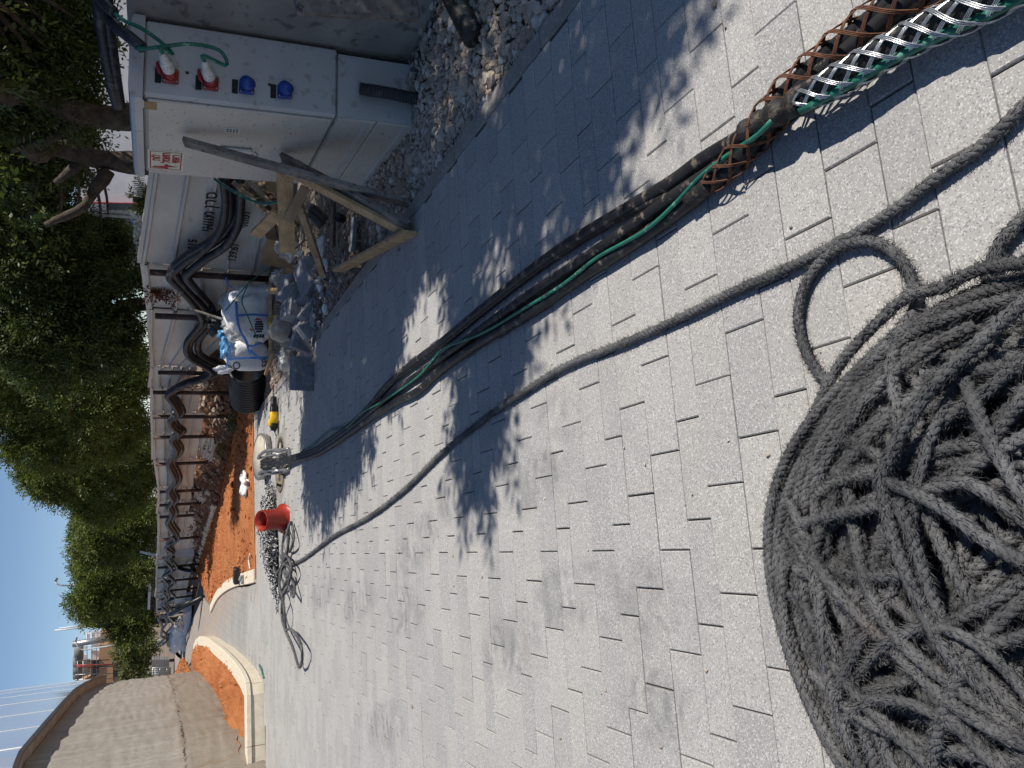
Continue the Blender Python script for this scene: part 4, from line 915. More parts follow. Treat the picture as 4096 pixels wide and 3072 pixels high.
tree('shade_tree', 'dark leafy tree rising behind the grey cabinet, crown over the concrete block', [(60, 60, 200, 9.0), (190, 130, 150, 9.0), (80, 330, 210, 9.3), (215, 420, 120, 9.5), (330, 250, 80, 9.5), (280, 570, 90, 11.4), (120, 560, 180, 11.4), (250, 20, 110, 9), (380, 130, 60, 9), (330, 430, 70, 9.8)],
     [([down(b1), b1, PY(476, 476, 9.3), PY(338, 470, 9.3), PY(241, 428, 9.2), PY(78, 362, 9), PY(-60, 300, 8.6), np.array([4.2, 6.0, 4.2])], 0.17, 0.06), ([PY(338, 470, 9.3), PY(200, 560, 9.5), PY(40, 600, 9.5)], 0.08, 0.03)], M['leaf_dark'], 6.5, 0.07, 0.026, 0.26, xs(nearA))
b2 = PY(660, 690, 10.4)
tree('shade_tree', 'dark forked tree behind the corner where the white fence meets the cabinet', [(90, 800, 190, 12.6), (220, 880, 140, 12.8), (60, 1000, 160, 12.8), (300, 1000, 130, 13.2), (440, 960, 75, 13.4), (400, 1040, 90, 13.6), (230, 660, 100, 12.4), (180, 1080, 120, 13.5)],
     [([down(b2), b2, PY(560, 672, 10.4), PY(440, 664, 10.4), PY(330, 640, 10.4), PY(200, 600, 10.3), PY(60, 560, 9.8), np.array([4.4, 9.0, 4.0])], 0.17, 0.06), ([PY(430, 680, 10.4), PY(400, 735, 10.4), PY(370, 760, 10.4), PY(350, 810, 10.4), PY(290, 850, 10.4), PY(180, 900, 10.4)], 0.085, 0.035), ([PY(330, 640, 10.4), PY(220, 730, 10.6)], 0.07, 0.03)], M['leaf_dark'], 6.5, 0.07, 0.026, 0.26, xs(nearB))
def simple_tree(label, lumps, tx, Y, mat_, name='leafy_tree', r0=0.14, lai=6.0, leaf=0.08, wid=0.03, ln=0.3, cat='tree'):
    b = PY(tx[0], tx[1], Y); c = PY(tx[0] - 120, tx[1] + 20, Y); e = PY(tx[0] - 260, tx[1] + 10, Y)
    return tree(name, label, lumps, [([down(b), b, c, e], r0, r0 * 0.35)], mat_, lai, leaf, wid, ln, cat=cat)
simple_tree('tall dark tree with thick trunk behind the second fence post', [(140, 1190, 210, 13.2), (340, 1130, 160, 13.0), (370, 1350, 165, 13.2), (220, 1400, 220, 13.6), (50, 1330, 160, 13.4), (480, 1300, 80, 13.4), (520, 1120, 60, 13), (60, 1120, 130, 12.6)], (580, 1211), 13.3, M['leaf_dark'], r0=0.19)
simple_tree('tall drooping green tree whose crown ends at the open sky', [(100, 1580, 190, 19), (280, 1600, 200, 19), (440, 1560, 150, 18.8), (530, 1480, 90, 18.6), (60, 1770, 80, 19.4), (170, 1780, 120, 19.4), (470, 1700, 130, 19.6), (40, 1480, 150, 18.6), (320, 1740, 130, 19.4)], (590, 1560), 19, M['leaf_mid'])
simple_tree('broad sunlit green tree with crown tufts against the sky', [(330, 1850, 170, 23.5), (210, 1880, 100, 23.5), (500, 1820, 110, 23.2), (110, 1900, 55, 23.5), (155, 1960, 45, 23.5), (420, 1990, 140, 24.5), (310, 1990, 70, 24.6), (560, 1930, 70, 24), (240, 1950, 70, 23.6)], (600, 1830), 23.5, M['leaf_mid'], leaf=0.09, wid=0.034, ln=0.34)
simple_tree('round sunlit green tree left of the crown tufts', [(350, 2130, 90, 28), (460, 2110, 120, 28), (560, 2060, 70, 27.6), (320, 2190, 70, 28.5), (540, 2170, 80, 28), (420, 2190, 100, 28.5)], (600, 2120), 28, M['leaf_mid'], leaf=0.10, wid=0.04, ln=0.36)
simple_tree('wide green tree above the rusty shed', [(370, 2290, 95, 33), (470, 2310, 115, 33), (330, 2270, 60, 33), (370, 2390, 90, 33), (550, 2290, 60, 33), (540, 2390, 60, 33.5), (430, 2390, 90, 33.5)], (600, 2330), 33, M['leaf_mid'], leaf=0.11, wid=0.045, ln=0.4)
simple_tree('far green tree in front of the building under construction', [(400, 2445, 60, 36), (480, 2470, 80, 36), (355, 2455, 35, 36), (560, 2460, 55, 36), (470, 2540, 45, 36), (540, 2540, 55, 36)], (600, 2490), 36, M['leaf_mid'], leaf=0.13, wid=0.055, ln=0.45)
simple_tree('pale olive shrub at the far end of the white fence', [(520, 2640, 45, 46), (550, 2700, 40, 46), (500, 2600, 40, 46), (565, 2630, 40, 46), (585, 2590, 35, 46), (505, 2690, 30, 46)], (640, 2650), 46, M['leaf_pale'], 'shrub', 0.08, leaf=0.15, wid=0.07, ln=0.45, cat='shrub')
# fresh green sprigs over the fence and a withered one hanging on it
def sprig(name, label, px, Y, rp, n, mat_, cat='plant'):
    b = PY(*px[0], Y); t = thing(name, label, cat, b); mb = MB(); V = []; Fq = []; o = 0
    for q in px[1:]:
        e = PY(*q, Y); s_ = spline([b, (b + e) / 2 + [0, 0, 0.03], e], 0.05); mb.tube(s_, 0.006, 5)
        w = s_[rng.integers(len(s_) // 3, len(s_), n)] + rng.normal(0, rp, (n, 3)); v, f = sprays(w, 0.16, 0.07, 0.026, 9, 0.2); V.append(v); Fq.append(f + o); o += len(v)
    obj('stem', mb, M['bark'], t); obj('foliage', fastmesh('foliage', np.concatenate(V), np.concatenate(Fq), worg(t), False), mat_, t); return t
sprig('shrub', 'bright green fern-like shrub peeping over the near fence top', [(640, 800), (560, 770), (540, 800), (570, 820), (590, 780)], 10.9, 0.06, 40, M['leaf_pale'], 'shrub')
sprig('creeper', 'withered red creeper hanging over the white fence', [(570, 1150), (620, 1165), (650, 1180), (680, 1190), (700, 1195)], 11.6, 0.03, 10, M['leaf_red'])
# ================================================================== ropes and cables on the paving
k = NT('rope_grey'); r0 = k.ramp(k.noise(7, 4, 0.6), 0.36, 0.66); c0 = k.mix(r0, (0.075, 0.076, 0.08), (0.155, 0.156, 0.16)); c0 = k.mix(k.math('MULTIPLY', k.ramp(k.noise(5, 3, 0.6, k.map(loc=(7, 3, 1))), 0.62, 0.74), 0.6), c0, (0.15, 0.125, 0.10))
c0 = k.mix(k.ramp(k.noise(260, 3, 0.7), 0.66, 0.72, 0, 0.8), c0, (0.42, 0.42, 0.42)); c0 = k.mix(k.ramp(k.noise(160, 3, 0.7), 0.35, 0.5, 0.6, 0.0), c0, (0.03, 0.03, 0.032)); k.bump(k.noise(320, 3, 0.7), 0.8, 0.004); M['rope_grey'] = k.fin(c0, 0.75, 0, 0.3)  # pale specks paint small glints into the rope colour
def rope_geo(pts, Rr=0.016, step=0.013, lay=0.052, sides=6, strands=3, wob=0.0):
    q = spline(pts, step); n = len(q)
    if wob: q = q + np.cumsum(rng.normal(0, wob, (n, 3)), 0) * 0
    T, X, Y = frames(q); s_ = np.arange(n) * step; V = []; Fq = []; o = 0
    rs = Rr * 0.66; rc = Rr * 0.38
    a = np.arange(sides) * 2 * math.pi / sides
    for j in range(strands):
        th = 2 * math.pi * (s_ / lay + j / strands)
        c = q + rc * (np.cos(th)[:, None] * X + np.sin(th)[:, None] * Y)
        v = c[:, None, :] + rs * (np.cos(a)[None, :, None] * X[:, None, :] + np.sin(a)[None, :, None] * Y[:, None, :])
        i, k_ = np.meshgrid(np.arange(n - 1), np.arange(sides), indexing='ij')
        f = np.stack([i * sides + k_, i * sides + (k_ + 1) % sides, (i + 1) * sides + (k_ + 1) % sides, (i + 1) * sides + k_], 2).reshape(-1, 4)
        V.append(v.reshape(-1, 3)); Fq.append(f + o); o += n * sides
    return np.concatenate(V), np.concatenate(Fq), q
def fuzz_geo(q, Rr, per_m, ln=0.015, w=0.0012):
    step = np.linalg.norm(q[1] - q[0]); n = int(len(q) * step * per_m); i = rng.integers(1, len(q) - 1, n); T, X, Y = frames(q); a = rng.uniform(0, 6.28, n)
    r_ = np.cos(a)[:, None] * X[i] + np.sin(a)[:, None] * Y[i]; p = q[i] + r_ * Rr * 0.9 + T[i] * rng.uniform(-1, 1, (n, 1)) * step
    d = r_ + T[i] * rng.normal(0, 0.9, (n, 1)) + rng.normal(0, 0.4, (n, 3)); d /= np.linalg.norm(d, axis=1, keepdims=True); s_ = np.cross(d, T[i]); s_ /= np.maximum(np.linalg.norm(s_, axis=1, keepdims=True), 1e-6)
    L = ln * rng.uniform(0.4, 1.3, (n, 1)); mid = p + d * L * 0.6 + T[i] * L * 0.15 * rng.normal(0, 1, (n, 1))
    V = np.stack([p - s_ * w, p + s_ * w, p + d * L + T[i] * L * 0.3], 1); return V.reshape(-1, 3), np.arange(3 * n).reshape(-1, 3)
class RopeSet:
    def __init__(s): s.V = []; s.F = []; s.o = 0; s.v = []; s.f = []; s.fo = 0
    def add(s, pts, Rr=0.016, fuzz=0, step=0.013, lay=0.052, sides=6, strands=3):
        V, Fq, q = rope_geo(pts, Rr, step, lay, sides, strands); s.V.append(V); s.F.append(Fq + s.o); s.o += len(V)
        if fuzz: v, f = fuzz_geo(q, Rr, fuzz); s.v.append(v); s.f.append(f + s.fo); s.fo += len(v)
        return q
    def make(s, name, m, label, cat, group=None):
        V = np.concatenate(s.V); org = (float(V[:, 0].mean()), float(V[:, 1].mean()), 0.0)
        o = obj(name, fastmesh(name, V, np.concatenate(s.F), org), m); o.location = org; tag(o, label, cat, group)
        if s.v:
            me = fastmesh('fibres', np.concatenate(s.v), np.concatenate(s.f), org, False); f = bpy.data.objects.new('fibres', me); C.objects.link(f); me.materials.append(m); f.parent = o; f['kind'] = 'stuff'
        return o
# big heap of coiled rope at the photographer's feet
RC = np.array([-0.365, 0.715]); RS = RopeSet(); RR = 0.0138
def dome(x, y): 
    d = math.hypot(x - RC[0], y - RC[1]) / 0.62; return 0.215 * max(0.0, 1 - d ** 2.6) + 0.03
for j in range(21):                                           # outer coils
    rr0 = 0.585 - 0.021 * (j % 7) + rng.normal(0, 0.004); z0 = 0.017 + 0.028 * (j // 7) + rng.normal(0, 0.003); ph = rng.uniform(0, 6.28); pts = []
    cx, cy = RC + rng.normal(0, 0.012, 2)
    for a in np.linspace(-0.75 * math.pi * 0.55, math.pi * 1.42, 26):
        r_ = rr0 + 0.014 * math.sin(2 * a + ph) + 0.008 * math.sin(5 * a + ph * 2); pts.append((cx + r_ * math.cos(a) * 1.0, cy + r_ * math.sin(a) * 1.02, z0 + 0.012 * math.sin(3 * a + ph)))
    RS.add(pts, RR, 1500)
for j in range(170):                                           # lengths thrown across the inside, layer on layer
    lay_ = j / 170.0; a = rng.uniform(0, 6.28); off = rng.uniform(-0.42, 0.42); L_ = math.sqrt(max(0.02, 0.53 ** 2 - off ** 2)) * rng.uniform(0.75, 1.0); bend = rng.normal(0, 0.22)
    d = np.array([math.cos(a), math.sin(a)]); n = np.array([-d[1], d[0]]); pts = []
    for t in np.linspace(-1, 1, 9):
        p = RC + n * (off + bend * (t * t - 0.5) + 0.02 * math.sin(4 * t + j)) + d * L_ * t
        pd_ = np.linalg.norm(p - RC); p = RC + (p - RC) * min(1.0, 0.53 / max(pd_, 1e-6))
        zz_ = 0.02 + lay_ * dome(*p) * 0.86 + 0.014 * math.sin(5 * t + j * 1.7); pts.append((*p, max(0.016, zz_)))
    RS.add(pts, RR * (1 if rng.uniform() < 0.85 else 0.8), 1500)
def gz(l): return [G(x, y, z) for (x, y, z) in l]
top_runs = [  # lengths one can follow on top of the heap
    [(4150, 1150, .10), (4096, 1205, .13), (3900, 1385, .19), (3726, 1549, .22), (3600, 1740, .235), (3530, 1910, .24), (3540, 2000, .24), (3580, 2180, .245), (3680, 2420, .24), (3760, 2570, .24), (3900, 2720, .22), (4130, 2940, .18)],
    [(3585, 1990, .235), (3652, 2168, .23), (3736, 2414, .225), (3880, 2636, .22), (4096, 2874, .2), (4200, 3000, .15)],
    [(3560, 1930, .235), (3767, 2030, .23), (3920, 2145, .22), (4096, 2253, .21), (4250, 2350, .18)],
    [(3900, 1300, .10), (3700, 1400, .13), (3500, 1560, .15), (3380, 1720, .155), (3290, 1880, .155), (3262, 2030, .15), (3322, 2352, .16), (3460, 2628, .16), (3614, 2812, .15), (3767, 2951, .14), (3930, 3085, .12)],
    [(4110, 1420, .17), (3950, 1560, .18), (3800, 1660, .18), (3660, 1800, .19), (3560, 1890, .2)],
    [(3322, 2276, .16), (3460, 2306, .2), (3614, 2298, .23)], [(3261, 1984, .15), (3383, 1915, .18), (3521, 1892, .2)], [(3340, 1740, .14), (3460, 1790, .17), (3560, 1860, .19)],
    [(3805, 2490, .21), (3958, 2414, .21), (4110, 2310, .2)], [(3700, 1830, .19), (3850, 1780, .19), (4096, 1800, .18)], [(3560, 1450, .13), (3590, 1640, .17), (3600, 1760, .2)],
    [(3700, 1500, .14), (3900, 1480, .17), (4110, 1470, .17)], [(3650, 1980, .22), (3850, 1930, .21), (4000, 2010, .2), (4110, 2090, .19)]]
for l in top_runs: RS.add(gz(l), RR, 2200)
RS.add(gz([(3330, 1560, .03), (3240, 1440, .02), (3200, 1330, .017), (3195, 1230, .017), (3230, 1120, .017), (3300, 1030, .018), (3390, 975, .02), (3480, 965, .02), (3560, 1000, .02), (3620, 1060, .02), (3655, 1150, .02), (3660, 1240, .03), (3600, 1330, .06), (3560, 1480, .09), (3560, 1600, .1)]), RR, 2200)
RS.add(gz([(4300, 700, .017), (4180, 800, .017), (4090, 880, .018), (4010, 960, .019), (3970, 1050, .02), (3955, 1130, .03), (3960, 1250, .05), (4000, 1350, .06)]), RR * 1.1, 2600)
RS.add(gz([(4300, 960, .1), (4150, 1040, .10), (4000, 1060, .09), (3880, 1090, .08), (3770, 1150, .07), (3640, 1180, .06), (3520, 1280, .05), (3380, 1430, .05), (3300, 1560, .05), (3240, 1700, .05)]), RR, 2200)
RS.make('rope_coil', M['rope_grey'], 'big heap of coiled grey fibre rope nearest the camera', 'rope')
# the long rope that runs over the paving, and the tangle it ends in
RS = RopeSet(); V2 = 4096 / 2212.0
lp = [(2300, 150), (2212, 228), (2130, 308), (2040, 372), (1950, 440), (1870, 492), (1790, 535), (1700, 580), (1580, 632), (1480, 682), (1350, 740), (1220, 792), (1140, 842), (1085, 878), (1040, 910), (950, 983), (880, 1053), (800, 1115), (720, 1160), (660, 1205), (628, 1222)]
RS.add([G(x * V2, y * V2, 0.016) for x, y in lp], 0.0148, 1100, 0.014)
def zt(l, z=0.02): return [G(1000 + a * 0.735, 2000 + b * 0.735, z + 0.02 * (i % 3)) for i, (a, b) in enumerate(l)]
for i, l in enumerate([[(205, 355), (190, 330), (175, 300), (178, 230), (192, 140)], [(190, 140), (205, 180), (205, 260), (190, 340), (165, 400), (160, 500), (175, 560), (180, 640), (196, 712)], [(225, 120), (238, 190), (232, 240), (212, 280), (205, 200), (212, 140), (225, 120)],
          [(140, 310), (130, 350), (136, 396), (160, 380), (200, 300)], [(165, 300), (190, 380), (205, 430), (190, 460), (170, 420), (180, 360), (215, 330), (225, 400), (200, 440), (170, 500)], [(200, 440), (225, 500), (238, 525), (242, 470), (225, 430), (200, 390)],
          [(170, 340), (215, 370), (200, 420), (175, 380), (160, 460), (175, 530), (172, 620), (190, 700), (232, 800), (265, 905), (282, 880), (280, 800), (250, 730), (215, 702), (196, 712)], [(180, 290), (210, 320), (225, 380), (205, 470), (180, 520), (186, 600), (195, 700)]]):
    RS.add(zt(l, 0.018 + 0.006 * i), 0.0155, 260, 0.02)
RS.make('long_rope', M['rope_grey'], 'dark grey rope running across the paving to a tangle beyond the red pipe', 'rope')
# pile of black and white flecked rope
k = NT('flecked_rope'); ch = k.n('SeparateColor'); k.l(k.vor(95, out=1), ch.inputs[0]); M['flecked_rope'] = k.fin(k.mix(k.ramp(ch.outputs[0], 0.50, 0.54), (0.016, 0.017, 0.02), (0.55, 0.55, 0.55)), 0.7)
RS = RopeSet(); ca, cb_ = G(1098, 1965), G(1112, 2400)
ax_ = (cb_ - ca); 
for j in range(120):
    t0 = min(0.97, abs(rng.normal(0.42, 0.24))); wd_ = 0.34 * max(0.12, 1 - abs(t0 - 0.4) * 1.7); pts = []; c = ca + ax_ * t0; ph = rng.uniform(0, 6.28)
    for a in np.linspace(0, rng.uniform(4, 9), 16):
        pts.append(c + unit(ax_) * 0.16 * math.cos(a * 1.0 + ph) * rng.uniform(0.7, 1.3) + np.array([0.1, 1.0, 0]) * wd_ * math.sin(a * 1.3 + ph * 2) * rng.uniform(0.5, 1.0) + [0, 0, 0.012 + rng.uniform(0, 0.20) * max(0.1, 1 - abs(t0 - 0.4) * 1.6)])
    RS.add(pts, 0.0075, 0, 0.022, 0.09, 4)
RS.add([G(*q, 0.012) for q in ((1085, 2350), (1100, 2390), (1113, 2408), (1112, 2360), (1100, 2320))], 0.011, 0, 0.02, 0.09, 4); RS.add([G(*q, 0.012) for q in ((1060, 1905), (1062, 1935), (1070, 1970), (1090, 2000))], 0.011, 0, 0.02, 0.09, 4)
RS.make('flecked_rope_pile', M['flecked_rope'], 'pile of black and white flecked rope behind the red pipe', 'rope')

# ------------------------------------------------------------------ heavy cables from the manhole towards the camera
MH = G(1121, 1857); MHR = 0.33
roll = PY(1097, 1852, 9.08)
cab = thing('cable_set', 'thick dirty black cables running from the manhole roller over the paving', 'cables', G(2300, 1000))
def cable_path(ground, side):
    p = [G(x, y, 0.023) for (x, y) in ground]
    up_ = [PY(1160, 1837 + side * 8, 8.45), PY(1097, 1852 + side * 10, 9.08), PY(1048, 1858 + side * 11, 9.48)]
    e = up_[-1]; return [np.array([MH[0] + side * 0.03, MH[1] + 0.16, -0.6]), np.array([e[0], 9.66, e[2] - 0.16])] + up_[::-1] + p
CA = [(1250, 1803), (1312, 1764), (1402, 1700), (1474, 1631), (1565, 1525), (1680, 1432), (1763, 1372), (1925, 1240), (2088, 1110), (2278, 974), (2495, 844), (2700, 722), (2803, 645), (2979, 541), (3073, 473), (3195, 406)]
CB = [(1252, 1812), (1320, 1772), (1410, 1708), (1485, 1648), (1590, 1560), (1700, 1480), (1817, 1398), (1980, 1278), (2170, 1148), (2359, 1025), (2549, 893), (2700, 785), (2830, 700), (2925, 630), (3040, 505), (3141, 372), (3276, 247), (3445, 110), (3581, 0), (3760, -130)]
CC = [(1256, 1822), (1325, 1784), (1420, 1718), (1510, 1655), (1583, 1608), (1673, 1563), (1763, 1480), (1925, 1370), (2115, 1256), (2305, 1121), (2522, 980), (2700, 855), (2837, 745), (2935, 660), (3050, 535), (3160, 402), (3296, 280), (3470, 140), (3610, 20), (3790, -110)]
SILV = [(3073, 473, .075), (3195, 406, .08), (3344, 325, .075), (3480, 245, .065), (3614, 169, .055), (3750, 100, .05), (3885, 41, .05), (4040, -40, .05), (4200, -140, .05)]
for nm, l, sd in (('cable', CA[:-3], -1), ('cable', CB, 0), ('cable', CC, 1)):
    P_ = cable_path(l, sd)
    if sd == -1: P_ += [G(2979, 541, .05), G(3073, 473, .075), G(3195, 406, .078), G(3344, 325, .07)] + [G(*q) for q in SILV[3:]]
    q = spline(P_, 0.04); mb = MB(); mb.tube(q, 0.0235, 12); obj(nm, mb, M['black_rubber'], cab)
q = spline([G(x, y, 0.018) for x, y in CA[3:11]] + [G(2560, 815, .02), G(2700, 760, .02), G(2830, 690, .02), G(2930, 640, .02)], 0.04); mb = MB(); mb.tube(q + np.array([-0.012, -0.03, 0]), 0.015, 10); obj('cable', mb, M['black_rubber'], cab)
# braided pulling grips
def grip(name, label, path, Rr, m_, n=6, pitch=0.27, wr=0.0019, taper=None):
    q = spline(path, 0.012); L_ = np.arange(len(q)) * 0.012; T, X, Y = frames(q)
    rad = np.full(len(q), Rr) if taper is None else np.interp(L_ / L_[-1], *taper) * Rr
    t = thing(name, label, 'cable grip', (q[len(q) // 2][0], q[len(q) // 2][1], 0), 'braided wire grips on the cables')
    for j in range(n):
        for sgn in (-1, 1):
            mb = MB()
            for w_ in (-1, 0, 1):
                th = 2 * math.pi * j / n + sgn * 2 * math.pi * L_ / pitch + w_ * 0.0044 / Rr
                rj = rad + (0.0012 if sgn > 0 else -0.0012) + 0.0012 * np.sin(L_ * 2 * math.pi / pitch * n)
                mb.tube(q + rj[:, None] * (np.cos(th)[:, None] * X + np.sin(th)[:, None] * Y), wr, 5)
            obj('wire_strand', mb, m_, t)
    return t
RUST = [(2840, 735, .036), (2925, 652, .042), (3040, 520, .046), (3141, 388, .048), (3276, 265, .048), (3445, 125, .048), (3590, 15, .048), (3770, -120, .048)]
grip('cable_grip', 'rusty braided wire grip round the black cables', [G(*q) for q in RUST], 0.047, M['rusty_wire'], 4, 0.30, 0.0017, ((0, 0.12, 0.3, 1), (0.62, 0.8, 1, 1)))
grip('cable_grip', 'shiny silver braided wire grip beside the rusty one', [G(*q) for q in SILV[1:]], 0.037, M['silver_wire'], 5, 0.26, 0.0015, ((0, 0.15, 1), (0.7, 1, 1)))
for off in ((0.012, 0.01, 0.014), (-0.014, -0.008, -0.012)):
    q = spline([G(*s_) for s_ in SILV[1:]], 0.04) + np.array(off); mb = MB(); mb.tube(q, 0.017, 10); obj('cable', mb, M['black_rubber'], cab)
# tape where the green wire joins
q = spline([G(2985, 535, .06), G(3073, 473, .078), G(3140, 436, .08), G(3200, 404, .08)], 0.008); mb = MB(); mb.tube(q, 1, 16, True, 0.030 + 0.006 * np.sin(np.arange(len(q)) * 0.9) + rng.normal(0, 0.0018, len(q))); obj('tape_wrap', mb, M['tape'], cab)
q = spline([G(2760, 800, .03), G(2800, 765, .032), G(2840, 735, .036)], 0.008); mb = MB(); mb.tube(q, 1, 14, True, 0.028 + rng.normal(0, 0.002, len(q))); obj('tape_wrap', mb, M['tape'], cab)
GW = [(1200, 1812, .10), (1218, 1798, .05), (1257, 1772, .02), (1297, 1736, .012), (1333, 1715, .012), (1384, 1711, .04), (1413, 1686, .05), (1449, 1650, .05), (1521, 1612, .05), (1600, 1560, .05), (1680, 1500, .05), (1736, 1436, .05), (1779, 1392, .052), (1925, 1335, .052), (2088, 1240, .052), (2251, 1138, .052), (2387, 1032, .052), (2576, 925, .052), (2700, 815, .055), (2803, 705, .062), (2925, 610, .07), (3025, 545, .085), (3090, 480, .1)]
q = spline([G(*s_) for s_ in GW], 0.03); mb = MB(); mb.tube(q, 0.0068, 8); obj('green_wire', mb, M['green_wire'], cab)
q = spline([G(*s_) for s_ in SILV[1:]], 0.03) + np.array([-0.027, -0.012, 0.006]); mb = MB(); mb.tube(q, 0.011, 8); obj('green_wire', mb, M['green_wire'], cab)

# ------------------------------------------------------------------ manhole, its lid, the cable roller
mh = thing('manhole', 'open round manhole in the paving under the cable roller', 'manhole', MH)
M['old_iron'] = simple('old_iron', (0.19, 0.16, 0.12), (0.12, 0.10, 0.07), 14, 0.7, 0.3, 0.2)
mb = MB(); mb.lathe([(0.30, -0.9), (0.30, -0.03), (0.315, -0.03), (0.315, 0.006), (0.352, 0.006), (0.352, -0.06)], MH, (0, 0, 1), 40); obj('iron_frame', mb, M['old_iron'], mh)
mb = MB(); mb.lathe([(0.0, -0.9), (0.31, -0.9)], MH, (0, 0, 1), 30); obj('pit_floor', mb, M['dark_soil'], mh)
mb = MB(); mb.lathe([(0.351, -0.004), (0.80, -0.006)], MH, (0, 0, 1), 40); obj('collar', mb, M['kerb_concrete'], mh)
lidc = G(1083, 1832); lidc = lidc + np.array([0, 0.16, 0])
ld = thing('manhole_cover', 'round concrete-filled manhole cover lying propped behind the cable roller', 'cover', lidc)
M['lid_concrete'] = simple('lid_concrete', (0.50, 0.46, 0.38), (0.38, 0.34, 0.28), 9, 0.85, bump=0.3)
tl_ = unit((0.05, -0.14, 1)); c0_ = lidc + np.array([0, 0, 0.05])
mb = MB(); mb.lathe([(0.0, 0.085), (0.295, 0.085), (0.295, 0.08)], c0_, tl_, 40); obj('lid_face', mb, M['lid_concrete'], ld)
mb = MB(); mb.lathe([(0.296, 0.088), (0.322, 0.088), (0.325, 0.08), (0.31, 0.0), (0.0, 0.0)], c0_, tl_, 40); obj('lid_rim', mb, M['steel'], ld)
for sx in (-0.18, 0.2): mb = MB(); mb.beam(lidc + [sx, -0.2, 0.035], lidc + [sx, 0.2, 0.035], 0.07, 0.07); obj('prop', mb, M['wood_grey'], ld)
rl = thing('cable_roller', 'grey tubular cable roller frame standing over the manhole', 'roller', MH)
def z5(a, b): return 1000 + a * 0.2415, 1730 + b * 0.2415
for (near, top, end, back, nb) in ((((640, 272)), (265, 305), (140, 425), (270, 402), (640, 318)), (((640, 612)), (250, 622), (155, 690), (270, 690), (560, 660))):
    a = G(*z5(*near), 0.02); nb_ = G(*z5(*nb), 0.02)
    tp = PY(*z5(*top), 9.45); en = PY(*z5(*end), 9.75)
    mid = PY(*z5((near[0] + top[0]) / 2 - 30, (near[1] + top[1]) / 2 + 4), 9.15)
    mb = MB(); mb.tube(spline([a, mid, tp, (tp + en) / 2 + [0, 0, 0.02], en], 0.03), 0.020, 10); obj('bent_tube', mb, M['steel'], rl)
    bk2 = PY(*z5(*back), 9.5); mb = MB(); mb.tube(spline([en, bk2, nb_], 0.05), 0.016, 10); obj('straight_tube', mb, M['steel'], rl)
    mb = MB(); mb.beam(a + [0, 0, 0.01], nb_ + [0, 0, 0.01], 0.03, 0.05); obj('foot', mb, M['steel'], rl)
xa = PY(*z5(415, 340), 9.08); xb = PY(*z5(400, 640), 9.08); zc = roll[2] - 0.065
p0_, p1_ = np.array([xa[0], xa[1], zc + 0.0]), np.array([xb[0], xb[1], zc])
L_ = np.linalg.norm(p1_ - p0_); M['galvanised'] = simple('galvanised', (0.62, 0.62, 0.61), (0.45, 0.45, 0.44), 20, 0.45, 0.5)
mb = MB(); mb.lathe([(0.0, 0), (0.062, 0), (0.064, 0.012), (0.04, 0.03), (0.034, L_ / 2), (0.04, L_ - 0.03), (0.064, L_ - 0.012), (0.062, L_), (0.0, L_)], p0_, p1_ - p0_, 20); obj('spool', mb, M['galvanised'], rl)
mb = MB(); mb.tube([p0_ - unit(p1_ - p0_) * 0.12, p1_ + unit(p1_ - p0_) * 0.12], 0.012, 8); obj('axle', mb, M['steel'], rl)
mb = MB(); mb.beam(G(*z5(640, 290), .03), G(*z5(640, 600), .03), 0.03, 0.02); obj('cross_bar', mb, M['steel'], rl)

# ------------------------------------------------------------------ red cable guide pipe
rb = G(1158, 2079, 0.0); rax = unit((0.05, -0.55, 1)); 
rp = thing('guide_pipe', 'bright red cable guide pipe with flared foot on the paving', 'pipe', rb)
cb0 = rb + np.array([0, 0.09, 0.085])
mb = MB(); mb.lathe([(0.112, 0.02), (0.112, 0.265), (0.118, 0.267), (0.118, 0.26), (0.118, 0.0), (0.125, -0.03), (0.112, -0.028), (0.106, 0.0), (0.106, 0.267), (0.112, 0.267)], cb0, rax, 36); obj('barrel', mb, M['red_plastic'], rp)
ux = unit(np.cross((0, 1, 0.2), rax)); uy = np.cross(rax, ux); prof = [(0.112, 0.03), (0.130, 0.0), (0.165, -0.03), (0.172, -0.034), (0.168, -0.04), (0.125, -0.012), (0.108, 0.02)]
def arc(t0, t1, n):
    rows = []
    for t in np.linspace(t0, t1, n): rows.append([cb0 + rax * h + r_ * (math.cos(t) * ux + math.sin(t) * uy) for (r_, h) in prof])
    return rows
rw = arc(-1.9, 1.9, 26); mb = MB(); mb.grid(rw); mb.add(rw[0], [tuple(range(7))]); mb.add(rw[-1], [tuple(range(7))[::-1]]); obj('flared_foot', mb, M['red_plastic'], rp)
rw = arc(2.35, 3.6, 10); mb = MB(); mb.grid(rw); mb.add(rw[0], [tuple(range(7))]); mb.add(rw[-1], [tuple(range(7))[::-1]]); obj('flared_foot', mb, M['red_plastic'], rp)
mb = MB(); mb.beam(cb0 + ux * -0.119 + rax * 0.0 + uy * 0.05, cb0 + ux * -0.119 + rax * 0.26 + uy * 0.05, 0.02, 0.012, ux); obj('split_flange', mb, M['red_plastic'], rp)
hk = [cb0 + ux * 0.17 - rax * 0.03, cb0 + ux * 0.21 - rax * 0.035 - uy * 0.02, cb0 + ux * 0.23 - rax * 0.045]; mb = MB(); mb.tube(spline(hk, 0.01), 0.005, 6); obj('hook', mb, M['steel'], rp)

